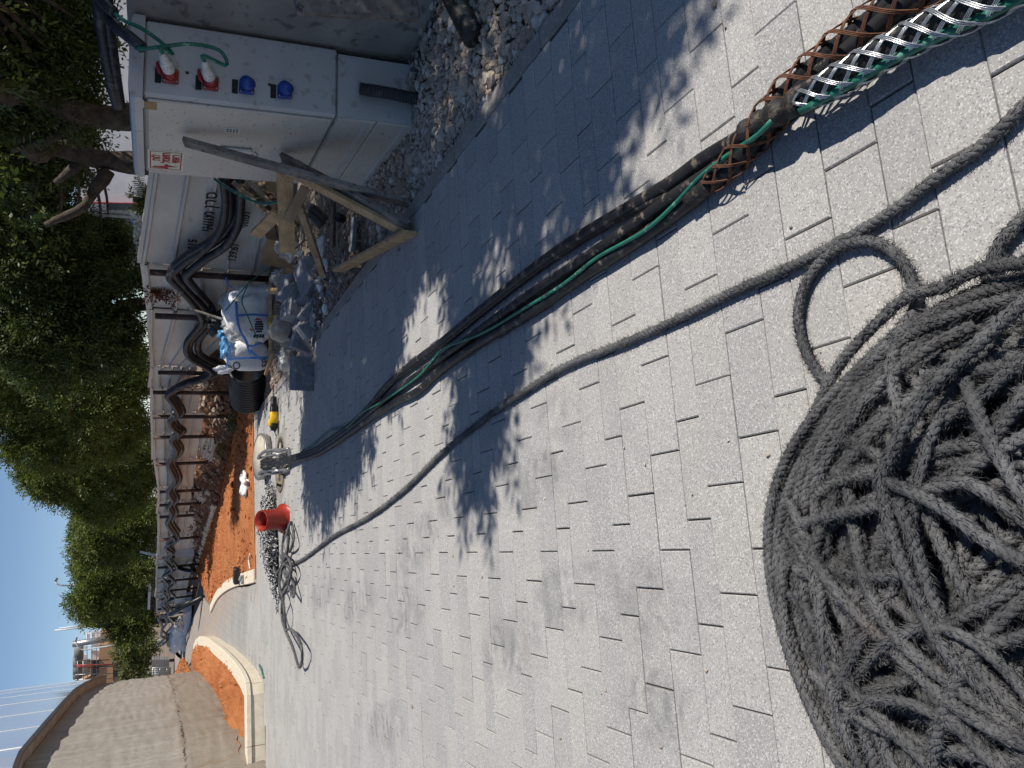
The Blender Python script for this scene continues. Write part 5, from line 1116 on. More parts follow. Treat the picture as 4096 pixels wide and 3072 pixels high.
# ------------------------------------------------------------------ yellow and black power saw
s0_, s1_ = G(1095, 1572, 0.055), G(1095, 1712, 0.055); sd_ = unit(s1_ - s0_); SL = np.linalg.norm(s1_ - s0_); sy_ = np.array([sd_[1], -sd_[0], 0]); 
sw = thing('power_saw', 'yellow and black power saw lying on the paving', 'power tool', (s0_[0], s0_[1], 0))
def sweep(name, st, m_, off=(0, 0)):                          # rounded sections along the saw: (distance, half width, half height)
    rows = []
    for (l, hw, hh) in st:
        row = []
        for t in np.linspace(0, 2 * math.pi, 15):
            c, s_ = math.cos(t), math.sin(t); e = 0.6
            row.append(s0_ + sd_ * l + sy_ * (off[0] + hw * abs(c) ** e * (1 if c > 0 else -1)) + np.array([0, 0, off[1] + hh * abs(s_) ** e * (1 if s_ > 0 else -1)]))
        rows.append(row)
    mb = MB(); mb.grid(rows); mb.add(rows[0][:-1], [tuple(range(14))]); mb.add(rows[-1][:-1], [tuple(range(14))[::-1]]); return obj(name, mb, m_, sw)
sweep('sleeve', [(0.05, 0.035, 0.03), (0.055, 0.042, 0.036), (0.15, 0.044, 0.04), (0.19, 0.052, 0.046), (0.255, 0.056, 0.05)], M['black_plastic'])
sweep('motor_housing', [(0.258, 0.060, 0.053), (0.265, 0.063, 0.055), (0.34, 0.062, 0.055), (0.40, 0.052, 0.052), (0.405, 0.045, 0.045)], M['yellow_plastic'])
sweep('handle', [(0.36, 0.030, 0.02), (0.37, 0.033, 0.026), (0.42, 0.030, 0.026), (0.44, 0.026, 0.02)], M['yellow_plastic'], (-0.005, 0.045))
sweep('rear_grip', [(0.406, 0.044, 0.042), (0.45, 0.048, 0.044), (0.485, 0.04, 0.036), (0.495, 0.03, 0.026)], M['black_plastic'])
mb = MB(); mb.box(s0_ + sd_ * 0.31 + [0, 0, 0.0565], (0.03, 0.012, 0.003), (sd_, sy_, (0, 0, 1))); obj('badge', mb, M['ink'], sw)
mb = MB(); mb.tube(spline([s0_ + sd_ * 0.055 + sy_ * 0.038, s0_ + sd_ * 0.0 + sy_ * 0.038, s0_ + sd_ * 0.0 - sy_ * 0.038, s0_ + sd_ * 0.055 - sy_ * 0.038], 0.01), 0.004, 6); obj('shoe', mb, M['steel'], sw)
mb = MB(); mb.beam(s0_ + sd_ * 0.05 + sy_ * 0.02, s0_ - sd_ * 0.11 + sy_ * 0.02, 0.018, 0.003, sy_); obj('blade', mb, M['rusty_wire'], sw)
mb = MB(); mb.tube(spline([s1_ - sd_ * 0.01, s1_ + sd_ * 0.05 - [0, 0, 0.01], s1_ + sd_ * 0.11 - [0, 0, 0.035]], 0.01), 0.008, 6); obj('cord_stub', mb, M['wood_grey'], sw)
mb = MB(); mb.tube(spline([s0_ + sd_ * 0.47 + sy_ * 0.03, s0_ + sd_ * 0.5 + sy_ * 0.055 - [0, 0, .03], s0_ + sd_ * 0.40 + sy_ * 0.07 - [0, 0, .04], s0_ + sd_ * 0.37 + sy_ * 0.05 - [0, 0, .03]], 0.012), 0.006, 6); obj('trigger_guard', mb, M['black_plastic'], sw)

# cut kerb block standing on the paving
bb = G(1258, 1496, 0); M['kerb_block'] = simple('kerb_block', (0.21, 0.22, 0.245), (0.15, 0.158, 0.178), 10, 0.9, bump=0.8, bscale=45, bdist=0.012, c3=(0.30, 0.31, 0.265), s3=22)
mb = MB(); hw, hh, dp = 0.172, 0.205, 0.24; P3 = []
nx, nz = 16, 12
def bl(u, v, w_): 
    x = -hw + 2 * hw * u; ch = 0.02 if v > 0.86 else 0; edge_ = 0.022 * max(0, (0.10 - (u)) / 0.10) ** 2
    return bb + np.array([x * (1 - 0.0 * v), dp * w_ + 0.008 * math.sin(13 * u + 9 * v) * (1 - w_) + rng.normal(0, 0.002), hh * v])
front_ = [[bl(i / nx, j / nz * 0.88, 0) for j in range(nz + 1)] for i in range(nx + 1)]
mb.grid(front_, False)
rim_ = [[front_[i][-1], bb + np.array([-hw + 2 * hw * i / nx, 0.03, hh])] for i in range(nx + 1)]; mb.grid(rim_, False)
mb.grid([[rim_[i][1], bb + np.array([-hw + 2 * hw * i / nx, dp, hh])] for i in range(nx + 1)], False)
for i, fl_ in ((0, 1), (nx, -1)):
    l_ = [front_[i][0], front_[i][-1], rim_[i][1], bb + np.array([-hw + 2 * hw * i / nx, dp, hh]), bb + np.array([-hw + 2 * hw * i / nx, dp, 0])]; mb.add(l_, [tuple(range(5))[::fl_]])
mb.grid([[bb + np.array([-hw + 2 * hw * i / nx, dp, hh]), bb + np.array([-hw + 2 * hw * i / nx, dp, 0])] for i in range(nx + 1)], False)
o = obj('kerb_block', mb, M['kerb_block']); tag(o, 'single dark grey concrete block standing apart on the paving in front of the sacks', 'block')
# short green hose end by the planter
q = spline([G(*p_, 0.012) for p_ in ((1038, 2660), (1048, 2685), (1055, 2712))], 0.03); mb = MB(); mb.tube(q, 0.012, 6); o = obj('hose_end', mb, M['green_wire']); tag(o, 'short piece of green hose lying beside the planter kerb', 'hose')
# ================================================================== the heap of timber, sacks and blocks by the fence
def onb(name, a, b, w, h, m, parent=None, up=(0, 0, 1), bev=0.003): mb = MB(); mb.beam(a, b, w, h, up, bev); return obj(name, mb, m, parent)
def one(name, label, cat, a, b, w, h, m, up=(0, 0, 1), group=None): o = onb(name, a, b, w, h, m, None, up); return tag(o, label, cat, group)
# trestle of fresh boards leaning beside the cabinet
tr = thing('timber_trestle', 'trestle of fresh pine boards propped between cabinet and paving', 'trestle', G(1634, 930))
a, b = PY(1122, 668, 4.98), G(1630, 936, 0.02)
dv = unit(b - a); sidev = unit(np.cross(dv, (0.9, -0.5, 0.2)))
onb('leg_board', a, b, 0.075, 0.028, M['wood_new'], tr, (-1, -0.3, 0.6)); 
a2, b2 = PY(1128, 630, 5.05), G(1640, 905, 0.03); onb('leg_board', a2, b2, 0.085, 0.03, M['wood_grey'], tr, (-1, -0.3, 0.6))
a3, b3 = PY(1180, 655, 5.03), PY(1520, 835, 4.75); onb('leg_board', a3 + [0, -.03, 0], b3 + [0, -.03, 0], 0.05, 0.025, M['wood_pallet'], tr, (-1, -0.3, 0.6))
onb('cross_board', PY(1137, 672, 5.0), PY(1150, 1010, 5.25), 0.028, 0.105, M['wood_new'], tr, (0, 0, 1))
onb('foot_board', G(1640, 930, 0.05), G(1352, 1082, 0.05), 0.028, 0.10, M['wood_new'], tr, (0, 0, 1))
onb('strut', PY(1112, 850, 5.2), PY(1022, 940, 5.6), 0.03, 0.085, M['wood_new'], tr, (0.2, 0, 1))
onb('strap', PY(1223, 747, 4.98), PY(1150, 886, 5.1), 0.065, 0.004, M['cardboard'], tr, (-0.6, -0.8, 0.3))
onb('brace', PY(1196, 815, 5.6), PY(1293, 1100, 6.6), 0.07, 0.05, M['wood_pallet'], tr)
# old weathered board leaning on the cabinet door
pa = PL(735, 566, B0 - B_AX * 0.07, np.cross(A_AX, C_AX)); pb = G(1634, 815, 0.0)
one('weathered_board', 'long weathered grey board leaning against the grey cabinet door', 'board', pa, pb, 0.10, 0.03, M['wood_grey'], -B_AX)
# pallet standing on edge behind
def pallet(name, label, c4, m, n=6, rails=3):                 # four corners: tl, tr, br, bl
    t = thing(name, label, 'pallet', (c4[3][0], c4[3][1], 0), 'wooden pallets in the debris'); tl, tr_, br, bl = [np.array(q) for q in c4]; nrm = unit(np.cross(tr_ - tl, bl - tl))
    for i in range(rails):
        u = i / (rails - 1); onb('stringer', tl * (1 - u) + tr_ * u - nrm * 0.03, bl * (1 - u) + br * u - nrm * 0.03, 0.045, 0.07, m, t, nrm)
    for i in range(n):
        v = (i + 0.35) / n; onb('slat', (tl * (1 - v) + bl * v) + nrm * 0.015, (tr_ * (1 - v) + br * v) + nrm * 0.015, 0.085, 0.02, m, t, nrm)
    return t
pallet('pallet', 'tilted wooden pallet behind the trestle at the fence', (PY(945, 740, 7.6), PY(1062, 728, 7.4), PY(1205, 890, 6.9), PY(1185, 955, 7.0)), M['wood_pallet'], 7, 3)
pallet('pallet', 'broken pallet of sunlit slats lying under the concrete blocks', (PY(1086, 1170, 9.2), PY(1130, 1105, 9.2), PY(1262, 1050, 8.2), PY(1215, 1170, 8.1)), M['wood_new'], 4, 2)
# laths
one('lath', 'long pale lath lying across the front of the white sacks', 'lath', PY(1082, 1118, 9.7), PY(1080, 1440, 9.85), 0.02, 0.038, M['wood_new'])
one('lath', 'short lath lying beside the black drain pipe', 'lath', PY(1090, 1412, 9.8), PY(1062, 1500, 9.9), 0.02, 0.04, M['wood_new'])
one('lath', 'grey stick standing up by the sacks against the conduits', 'lath', PY(752, 1233, 11.0), PY(888, 1276, 10.8), 0.02, 0.04, M['wood_grey'])
one('grey_plank', 'grey plank lying on the rubble beside the kerb strip', 'plank', G(1418, 868, 0.04), G(1408, 1008, 0.04), 0.10, 0.03, M['block_grey'])
one('steel_strip', 'dark punched steel strip lying on the rubble', 'steel strip', G(1338, 808, 0.05), G(1336, 990, 0.05), 0.04, 0.02, M['rust_steel'])
mb = MB(); cp_ = G(1383, 878, 0.0); mb.lathe([(0.0, 0.0), (0.035, 0.0), (0.045, 0.07), (0.048, 0.07), (0.042, 0.066), (0.032, 0.008), (0.0, 0.008)], cp_ + [0, 0, 0.02], (0.1, -0.5, 1), 14); o = obj('tin_cup', mb, M['conduit']); tag(o, 'small dark cup lying in the rubble behind the trestle', 'cup')
# sacks
def sack(name, c, size, m, ax=None, seed=0, noise=0.06, n=36, p=0.45, sag=0.0, parent=None):
    g = np.random.default_rng(seed); ph = g.uniform(0, 6.28, 12); a = np.eye(3) if ax is None else np.array([unit(k) for k in ax]); rows = []
    for i in range(n // 2 + 1):
        th = math.pi * i / (n // 2); row = []
        for j in range(n + 1):
            f_ = 2 * math.pi * (j % n) / n; ct, st_, cf, sf = math.cos(th), math.sin(th), math.cos(f_), math.sin(f_)
            pw = lambda v, e: abs(v) ** e * (1 if v >= 0 else -1)
            d = np.array([pw(st_, p) * pw(cf, p), pw(st_, p) * pw(sf, p), pw(ct, p)])
            k_ = 1 - 0.9 * noise * (abs(math.sin(5 * d[0] + 4 * d[2] + ph[5])) ** 0.6 + 0.7 * abs(math.sin(8 * d[2] - 5 * d[0] + 3 * d[1] + ph[6])) ** 0.6 - 0.8) + noise * (math.sin(4 * d[0] + ph[0] + 3 * d[2]) + 0.8 * math.sin(6 * d[2] + ph[1] - 4 * d[0]) + 0.6 * math.sin(9 * d[0] + 8 * d[1] + ph[2]) + 0.5 * math.sin(13 * d[2] - 9 * d[0] + ph[3]) + 0.4 * math.sin(17 * d[0] + 5 * d[2] + ph[4]))
            q = d * k_ * np.array(size) / 2; q[2] -= sag * (abs(d[0]) ** 2) * size[2] * (1 if d[2] > 0 else 0)
            row.append(np.array(c) + q @ a)
        rows.append(row)
    mb = MB(); mb.grid(rows); return obj(name, mb, m, parent)
def band(o, c, ax, size, pts, w, m, d=0.012):                  # a flat strap over the sack's front: (u, v) in -1..1
    pass
s1c = PY(992, 1250, 10.55); s1 = thing('bulk_sack', 'large slumped white bulk sack with blue straps and black and red print', 'sack', (s1c[0], s1c[1], 0), 'white bulk sacks')
SX, SY, SZ = np.array([1., -0.12, 0]), np.array([0.12, 1., 0.10]), np.array([0, -0.1, 1.])
sack('sack_body', s1c, (0.80, 0.62, 0.60), M['bag_white'], (SX, SY, SZ), 4, 0.055, 56, 0.5, 0.12, s1)
s2c = PY(985, 1418, 10.9); s2 = thing('bulk_sack', 'second white bulk sack with lettering, left of the slumped one', 'sack', (s2c[0], s2c[1], 0), 'white bulk sacks')
sack('sack_body', s2c, (0.42, 0.55, 0.56), M['bag_white'], (SX, SY, SZ), 9, 0.035, 40, 0.4, 0.03, s2)
def fp(x, y, dy=0.0): return PY(x, y, dy)
def strap(pts, Y, w, m, parent, name='strap'):
    q = spline([PY(x, y, Y) for x, y in pts], 0.03); rows = []
    T, X, Yv = frames(q)
    for i in range(len(q)):
        sdir = unit(np.cross(T[i], (0, -1, 0.1))); rows.append([q[i] - sdir * w / 2, q[i] - sdir * w / 2 + [0, .004, 0], q[i] + sdir * w / 2 + [0, .004, 0], q[i] + sdir * w / 2, q[i] - sdir * w / 2])
    mb = MB(); mb.grid(rows, False); return obj(name, mb, m, parent)
strap([(945, 1205), (948, 1262), (960, 1320), (985, 1365), (1000, 1420)], 10.18, 0.03, M['bag_blue'], s1); strap([(947, 1263), (1010, 1258), (1070, 1262)], 10.17, 0.03, M['bag_blue'], s1)
strap([(903, 1110), (915, 1142), (930, 1150)], 10.3, 0.02, M['bag_blue'], s1); strap([(985, 1375), (1005, 1385), (1045, 1370)], 10.18, 0.025, M['bag_blue'], s1)
strap([(905, 1470), (922, 1400), (930, 1330)], 10.5, 0.022, M['bag_blue'], s2); strap([(905, 1436), (990, 1432), (1070, 1430)], 10.5, 0.03, M['bag_blue'], s2); strap([(1000, 1400), (1030, 1428), (1050, 1440)], 10.48, 0.03, M['bag_blue'], s2)
# the print on the sack: a black roundel of bars under a red tip
def patch(pts, Y, m, parent, name='print'):
    mb = MB(); P_ = [PY(x, y, Y) for x, y in pts]; mb.add(P_ + [q + np.array([0, 0.003, 0]) for q in P_], [tuple(range(len(P_))), tuple(range(len(P_), 2 * len(P_)))[::-1]]); return obj(name, mb, m, parent)
patch([(1017, 1282), (1028, 1271), (1045, 1278), (1040, 1281), (1028, 1279)], 10.16, M['ink_red'], s1); patch([(1000, 1312), (1010, 1318), (1012, 1326), (1000, 1320)], 10.16, M['ink_red'], s1)
for i in range(5):
    y0 = 1284 + i * 9.5; hw_ = (13, 17, 18, 17, 12)[i]; patch([(1036 - hw_, y0), (1036 + hw_, y0 - 1), (1036 + hw_, y0 + 7), (1036 - hw_, y0 + 7.5)], 10.16, M['ink'], s1)
for i in range(4): patch([(1016 + i * 11, 1338), (1024 + i * 11, 1336), (1022 + i * 12, 1352), (1013 + i * 11, 1350)], 10.17, M['ink'], s1)
put_text('SP', 0.13, M['ink'], PY(1062, 1452, 10.5), (1, 0, 0), (0, -0.1, 1), s2, 0.002); put_text('O', 0.14, M['ink'], PY(948, 1462, 10.5), (1, 0, 0), (0, -0.1, 1), s2, 0.002); put_text('- - -', 0.05, M['ink'], PY(1020, 1457, 10.5), (1, 0, 0), (0, -0.1, 1), s2)
# plastic bags
def bag(label, x, y, Y, sz, m, seed, cat='plastic bag', group=None, ns=0.13, name='plastic_bag'):
    c = PY(x, y, Y); o = sack(name, c, sz, m, None, seed, ns, 30, 0.8); return tag(o, label, cat, group)
bag('clear plastic bag puffed up above the slumped white sack, nearest the fence post', 905, 1212, 11.0, (0.30, 0.25, 0.2), M['film_clear'], 21, group='clear plastic bags')
bag('clear plastic bag wedged below the grey stick beside the sack', 920, 1275, 10.7, (0.26, 0.25, 0.22), M['film_clear'], 22, group='clear plastic bags')
bag('clear crumpled bag low in front of the white sacks', 930, 1330, 10.45, (0.25, 0.2, 0.2), M['film_clear'], 23, group='clear plastic bags')
bag('black rubbish bag pressed against the conduits behind the sacks', 862, 1290, 11.1, (0.42, 0.3, 0.26), M['bag_black'], 24)
bag('blue plastic film at the top of the sack heap', 884, 1338, 10.9, (0.14, 0.15, 0.10), M['film_blue'], 25)
bag('crumpled blue and clear film beside the second sack', 905, 1390, 10.7, (0.30, 0.2, 0.16), M['film_blue'], 26)
bag('white crumpled cloth hanging at the drain pipe end of the sacks', 893, 1478, 10.8, (0.12, 0.12, 0.22), M['bag_white'], 27)
bag('clear crumpled film between the pallet and the concrete blocks', 1150, 985, 7.9, (0.28, 0.25, 0.24), M['film_clear'], 28, group='clear plastic bags')
bag('clear film bundle behind the broken pallet', 1110, 1110, 9.0, (0.2, 0.2, 0.16), M['film_clear'], 29, group='clear plastic bags')
bag('clear crumpled sheet lying between the sacks and the single block', 1140, 1440, 8.9, (0.30, 0.25, 0.16), M['film_clear'], 30, group='clear plastic bags')
bag('small bright blue plastic scrap above the brace board', 1168, 950, 7.7, (0.12, 0.1, 0.07), M['film_blue'], 31, 'scrap')
bag('red plastic scrap tucked beside the white sack', 920, 1238, 10.4, (0.09, 0.08, 0.06), M['ink_red'], 34, 'scrap')
# paper sack with yellow tube
c = PY(1128, 1312, 8.95); ps = thing('paper_sack', 'torn brown paper sack with yellow lining lying in front of the bulk sacks', 'paper sack', (c[0], c[1], 0))
sack('sack_body', c, (0.34, 0.26, 0.27), M['paper'], ((1, 0, -0.25), (0, 1, 0), (0.25, 0, 1)), 41, 0.06, 30, 0.55, 0, ps)
mb = MB(); mb.lathe([(0.04, 0), (0.075, 0.07), (0.069, 0.07), (0.036, 0.0)], PY(1108, 1290, 8.92), (0.25, -0.6, 0.8), 12); obj('lining', mb, simple('ochre_paper', (0.45, 0.28, 0.05), None, 12, 0.7), ps)
o = sack('cement_bag', PY(1150, 1395, 9.0), (0.3, 0.22, 0.15), M['paper'], None, 43, 0.09, 26, 0.6); tag(o, 'pale empty cement bag crumpled beside the paper sack', 'bag')
for (x, y, Y, sx, sz, lab, sd) in ((1120, 900, 7.2, 0.3, 0.24, 'bent brown cardboard under the tilted pallet', 1), (1115, 1010, 8.2, 0.3, 0.34, 'brown cardboard sheet behind the clear film', 2), (1105, 720, 6.5, 0.25, 0.16, 'brown cardboard piece at the fence beside the cabinet', 3)):
    c = PY(x, y, Y); rows = [[c + np.array([(u - .5) * sx, 0.08 * math.sin(3 * u + sd) - 0.1 * v, (v - 0.5) * sz + 0.03 * math.sin(5 * u)]) for v in np.linspace(0, 1, 4)] for u in np.linspace(0, 1, 6)]
    mb = MB(); mb.grid(rows, False); mb.grid((np.array(rows) + [0, 0.006, 0])[::-1], False); o = obj('cardboard', mb, M['cardboard']); tag(o, lab, 'cardboard', 'cardboard pieces')
o = obj('ribbed_hose', ribbed([PY(1198, 1262, 8.5), PY(1190, 1305, 8.5), PY(1165, 1355, 8.55)], 0.045, 0.018, 0.006), M['conduit']); tag(o, 'short grey ribbed hose piece beside the concrete blocks', 'hose')
# concrete blocks tipped in a heap
blocks = [(1197, 1216, 8.0, .30, .22, .24, (0.25, 0.1, 0.2), 'largest grey block of the heap, tilted beside the broken pallet'), (1232, 1165, 7.9, .30, .12, .24, (0.5, 0.3, 0.55), 'flat grey block leaning between the two large ones'), (1255, 1112, 7.75, .30, .20, .26, (0.2, -0.2, 0.5), 'grey block at the right end of the heap, by the brace board'),
          (1250, 1252, 7.6, .20, .14, .16, (0.1, 0.6, 0.1), 'small cube-like grey block in front of the largest block'), (1215, 1350, 7.85, .24, .16, .2, (0.0, 0.3, 0.0), 'low grey block next to the paper sack'), (1236, 1312, 7.6, .17, .12, .14, (0.3, 0.9, 0.2), 'broken grey block piece at the edge of the paving'), (1210, 1292, 8.0, .16, .12, .12, (0.2, 0.2, 0.3), 'small grey block wedged behind the front pieces'), (1170, 1160, 8.6, .26, .18, .2, (0.4, 0.2, 0.1), 'grey block half hidden under the broken pallet slats')]
for i, (x, y, Y, a, b, c_, rot, lab) in enumerate(blocks):
    ct = PY(x, y, Y); mt = Euler(rot).to_matrix(); axs = [np.array(mt.col[j]) for j in range(3)]; mb = MB(); mb.box(ct, (a * 1.2, c_ * 1.1, b * 1.35), axs, 0.008); o = obj('concrete_block', mb, M['block_grey']); tag(o, lab, 'block', 'grey concrete blocks tipped by the sacks')
pts, rad = [], []
for _ in range(260):
    x, y = rng.normal(1250, 40), rng.uniform(1010, 1400); q = G(x, y, 0.0)
    if inside(q[:2], PAVE): continue
    pts.append((q[0], q[1], 0.02 + abs(rng.normal(0, 0.03)))); rad.append(0.008 + rng.gamma(1.3, 0.009))
o = obj('block_rubble', stones_mesh('block_rubble', pts, rad), M['block_grey']); o['kind'] = 'stuff'
for i, (x, y, s_) in enumerate(((1288, 985, 0.10), (1300, 1060, 0.06), (1280, 1130, 0.07), (1300, 1240, 0.05))):
    q = G(x, y, 0.05); mb = MB(); mb.blob(q, (s_, s_ * .6, s_ * .5), 10, 7, 0.25, None, 60 + i, smooth=False); o = obj('plaster_scrap', mb, M['sticker']); tag(o, ('pale plaster scrap nearest the foot board', 'pale plaster scrap second from the foot board', 'pale plaster scrap in front of the leaning block', 'pale plaster scrap near the small cube-like block')[i], 'scrap', 'plaster scraps')
# loose wires
for pts_, m_, lab in (([(1110, 820), (1100, 900), (1130, 985), (1180, 995), (1220, 960), (1260, 975)], M['black_rubber'], 'thin black wire looped over the clear film and brace board'),):
    q = spline([PY(x, y, 6.6) for x, y in pts_], 0.03); mb = MB(); mb.tube(q, 0.006, 6); o = obj('loose_wire', mb, m_); tag(o, lab, 'wire')
q = spline([PY(858, 715, 6.3), PY(900, 745, 6.2), PY(960, 780, 6.1), PY(1040, 812, 6.0), PY(1115, 808, 5.9)], 0.03); mb = MB(); mb.tube(q, 0.011, 8); o = obj('green_cable', mb, M['green_wire']); tag(o, 'green cable hanging from behind the cabinet over the pallet', 'cable')
for pts_, Y in (([(905, 1240), (970, 1160), (1010, 1120), (1075, 1075)], 10.1), ([(1030, 1355), (985, 1250), (968, 1200), (1000, 1120)], 10.05)):
    q = spline([PY(x, y, Y) for x, y in pts_], 0.03); rows = [[p_ - [0, 0, .008], p_ + [0, 0, .008]] for p_ in q]; mb = MB(); mb.grid(rows, False); mb.grid((np.array(rows) + [0, 0.003, 0])[::-1], False); o = obj('packing_strap', mb, M['green_wire']); tag(o, ('green packing strap curling up towards the fence post' if Y > 10.07 else 'green packing strap draped over the slumped white sack'), 'strap')
for k2, (x0, y0, x1, y1) in enumerate(((1225, 850, 1290, 905), (1235, 830, 1300, 885))):
    q = spline([PY(x0, y0, 6.2), PY((x0 + x1) / 2, (y0 + y1) / 2 - 8, 6.2), PY(x1, y1, 6.2)], 0.03); mb = MB(); mb.tube(q, 0.045, 10); o = obj('conduit_end', mb, M['conduit']); tag(o, ('upper', 'lower')[k2] + ' black conduit end sticking out of the rubble under the trestle', 'conduit', 'conduit ends in the rubble')
# ribbed drain pipe
d0, d1 = PY(990, 1478, 11.15), PY(990, 1600, 11.75); dp_ = thing('drain_pipe', 'large black ribbed drain pipe lying on the red soil beside the sacks', 'pipe', (d0[0], d0[1], 0))
ax_ = unit(d1 - d0); L_ = np.linalg.norm(d1 - d0); pr = []
nr = 13
for i in range(nr):
    h = L_ * i / nr; w_ = L_ / nr; pr += [(0.235, h), (0.258, h + w_ * 0.15), (0.262, h + w_ * 0.5), (0.258, h + w_ * 0.8), (0.235, h + w_ * 0.93)]
mb = MB(); mb.lathe([(0.222, 0)] + pr + [(0.235, L_), (0.222, L_)], d0, ax_, 36); obj('ribbed_wall', mb, M['black_plastic'], dp_)
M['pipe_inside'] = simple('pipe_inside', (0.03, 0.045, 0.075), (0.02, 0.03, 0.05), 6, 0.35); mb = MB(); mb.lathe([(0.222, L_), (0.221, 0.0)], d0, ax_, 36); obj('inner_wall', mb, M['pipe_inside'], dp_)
# things lying on the red soil
c = G(985, 1945, 0.07); o = sack('film_bag', c + [0, 0.1, 0], (0.42, 0.25, 0.13), M['bag_white'], ((1, 0.1, 0), (0, 1, 0.2), (0, -0.2, 1)), 71, 0.18, 34, 0.8); tag(o, 'crumpled white film bag lying on the red soil', 'bag')
q = spline([G(975, 1890, .06), G(968, 1915, .1), G(980, 1930, .1)], 0.03); mb = MB(); mb.tube(q, 0.04, 8); o = obj('film_tail', mb, M['bag_white']); tag(o, 'twisted white film end beside the film bag on the red soil', 'film')
mb = MB(); c = G(945, 2302, 0.09); mb.box(c, (0.28, 0.18, 0.09), None, 0.02); o = obj('black_offcut', mb, M['black_rubber']); tag(o, 'small black offcut lying on the red soil near the edging', 'offcut')
mb = MB(); c = G(968, 2318, 0.06); mb.blob(c, (0.08, 0.06, 0.05), 8, 6, .15, None, 5, smooth=False); o = obj('grey_stone', mb, M['block_grey']); tag(o, 'grey stone beside the black offcut on the red soil', 'stone')
q = spline([G(1000, 2215, .05), G(995, 2240, .05), G(1000, 2275, .05)], .03); mb = MB(); mb.tube(q, 0.012, 6); o = obj('white_stick', mb, M['sticker']); tag(o, 'thin white stick lying on the red soil', 'stick')
# weeds and dead grass on the bank
for i, (x, y, Y) in enumerate(((850, 1745, 16.3), (945, 1680, 13.9), (900, 1790, 15.8), (790, 1600, 16.4), (800, 1900, 19.0))):
    b_ = PY(x, y, Y); 
    v, f = sprays(b_ + rng.normal(0, 0.14, (26, 3)) * [1, 1, 0.3], 0.2, 0.07, 0.03, 7, -0.7)
    wt = thing('weed', ('small green weed on the stone edging behind the manhole cover', 'small green weed by the drain pipe', 'leafy weed low on the dark bank', 'clump of dry straw under the torn fence sheet', 'green weed farther along the dark bank')[i], 'weed', b_, 'weeds on the bank')
    obj('foliage', fastmesh('foliage', v, f, b_, False), M['leaf_pale'] if i != 3 else M['wood_pallet'], wt)
# a fallen trunk half buried on the bank
q = spline([PY(940, 1690, 14.6), PY(905, 1760, 15.8), PY(885, 1850, 17.2), PY(872, 1950, 18.6)], 0.2); mb = MB(); mb.tube(q, 1, 9, True, np.linspace(0.10, 0.07, len(q)) * (1 + 0.15 * np.sin(np.arange(len(q)) * 1.9))); o = obj('fallen_trunk', mb, M['bark']); tag(o, 'grey fallen trunk lying along the dark bank', 'trunk')
# old terracotta and pale stone fragments under the fence
# ================================================================== far end of the site and what stands behind the fence
M['white_sheet'] = simple('white_sheet', (0.66, 0.68, 0.72), (0.56, 0.58, 0.62), 3, 0.6)
M['pale_blue'] = simple('pale_blue', (0.42, 0.47, 0.54), (0.36, 0.41, 0.48), 0.8, 0.6)
M['dark_glass'] = simple('dark_glass', (0.03, 0.035, 0.05), None, 3, 0.15)
M['render_orange'] = simple('render_orange', (0.50, 0.30, 0.17), (0.43, 0.25, 0.14), 0.4, 0.9)
M['site_grey'] = simple('site_grey', (0.22, 0.21, 0.20), (0.15, 0.145, 0.14), 0.6, 0.9)
M['lamp_grey'] = simple('lamp_grey', (0.62, 0.64, 0.66), (0.5, 0.52, 0.54), 3, 0.5)
# two dark pipes leaning over the path
for i, (p0, p1, Y) in enumerate((((812, 2389), (683, 2457), 24.5), ((806, 2393), (704, 2431), 24.0))):
    a, b = G(*p0, 0.0), PY(*p1, Y); mb = MB(); mb.tube([a, (a + b) / 2 + [0, 0, 0.03], b], 0.075, 10); o = obj('leaning_pipe', mb, M['black_plastic']); tag(o, ('longer dark pipe leaning from the path against the fence', 'shorter dark pipe leaning beside the longer one')[i], 'pipe', 'dark pipes leaning on the fence')
a, b = G(800, 2253, 0.0), PY(724, 2268, 24.5); mb = MB(); mb.tube([a, b], 0.085, 10); o = obj('white_pipe', mb, M['lamp_grey']); tag(o, 'short white pipe standing aslant at the foot of the bank', 'pipe')
a, b = PY(775, 2255, 25.0), PY(560, 2207, 25.0); mb = MB(); mb.tube([a, b], 0.035, 8); o = obj('grey_pole', mb, M['lamp_grey']); tag(o, 'thin grey pole leaning against the fence above the red bed', 'pole')
q = spline([PY(765, 2262, 24.2), PY(758, 2280, 24.3), PY(770, 2300, 24.4), PY(690, 2270, 24.6)][:1] + [PY(775, 2282, 23.6), PY(735, 2278, 24.0), PY(700, 2262, 24.3)], 0.1); mb = MB(); mb.tube(q, 0.06, 8); o = obj('hanging_pipe', mb, M['black_plastic']); tag(o, 'black pipe dropping from the fence conduits to the bank', 'pipe')
# stack of white boards and the white sack beyond
st = thing('board_stack', 'stack of long white boards on the path at the fence end', 'boards', G(766, 2455))
for i in range(6):
    a, b = PY(762 - i * 5, 2405 + i * 2, 28.5), PY(757 - i * 4.2, 2512, 33); mb = MB(); mb.beam(a, b, 0.7, 0.075, (0, 0, 1)); obj('board', mb, M['white_sheet'], st)
b = G(768, 2410, 0.0); 
ws = PY(722, 2555, 33); o = sack('bulk_sack', ws, (1.0, 0.8, 0.85), M['bag_white'], None, 81, 0.06, 36, 0.5); tag(o, 'white printed bulk sack far off at the end of the path', 'sack', 'white bulk sacks')
ws = PY(715, 2498, 30); o = sack('foil_heap', ws, (0.5, 0.4, 0.3), M['film_clear'], None, 82, 0.18, 36, 0.8); tag(o, 'heap of shiny clear foil on the white boards', 'foil')
tpile = thing('timber_pile', 'pile of orange-brown timbers at the far fence end', 'timber pile', PY(690, 2560, 34))
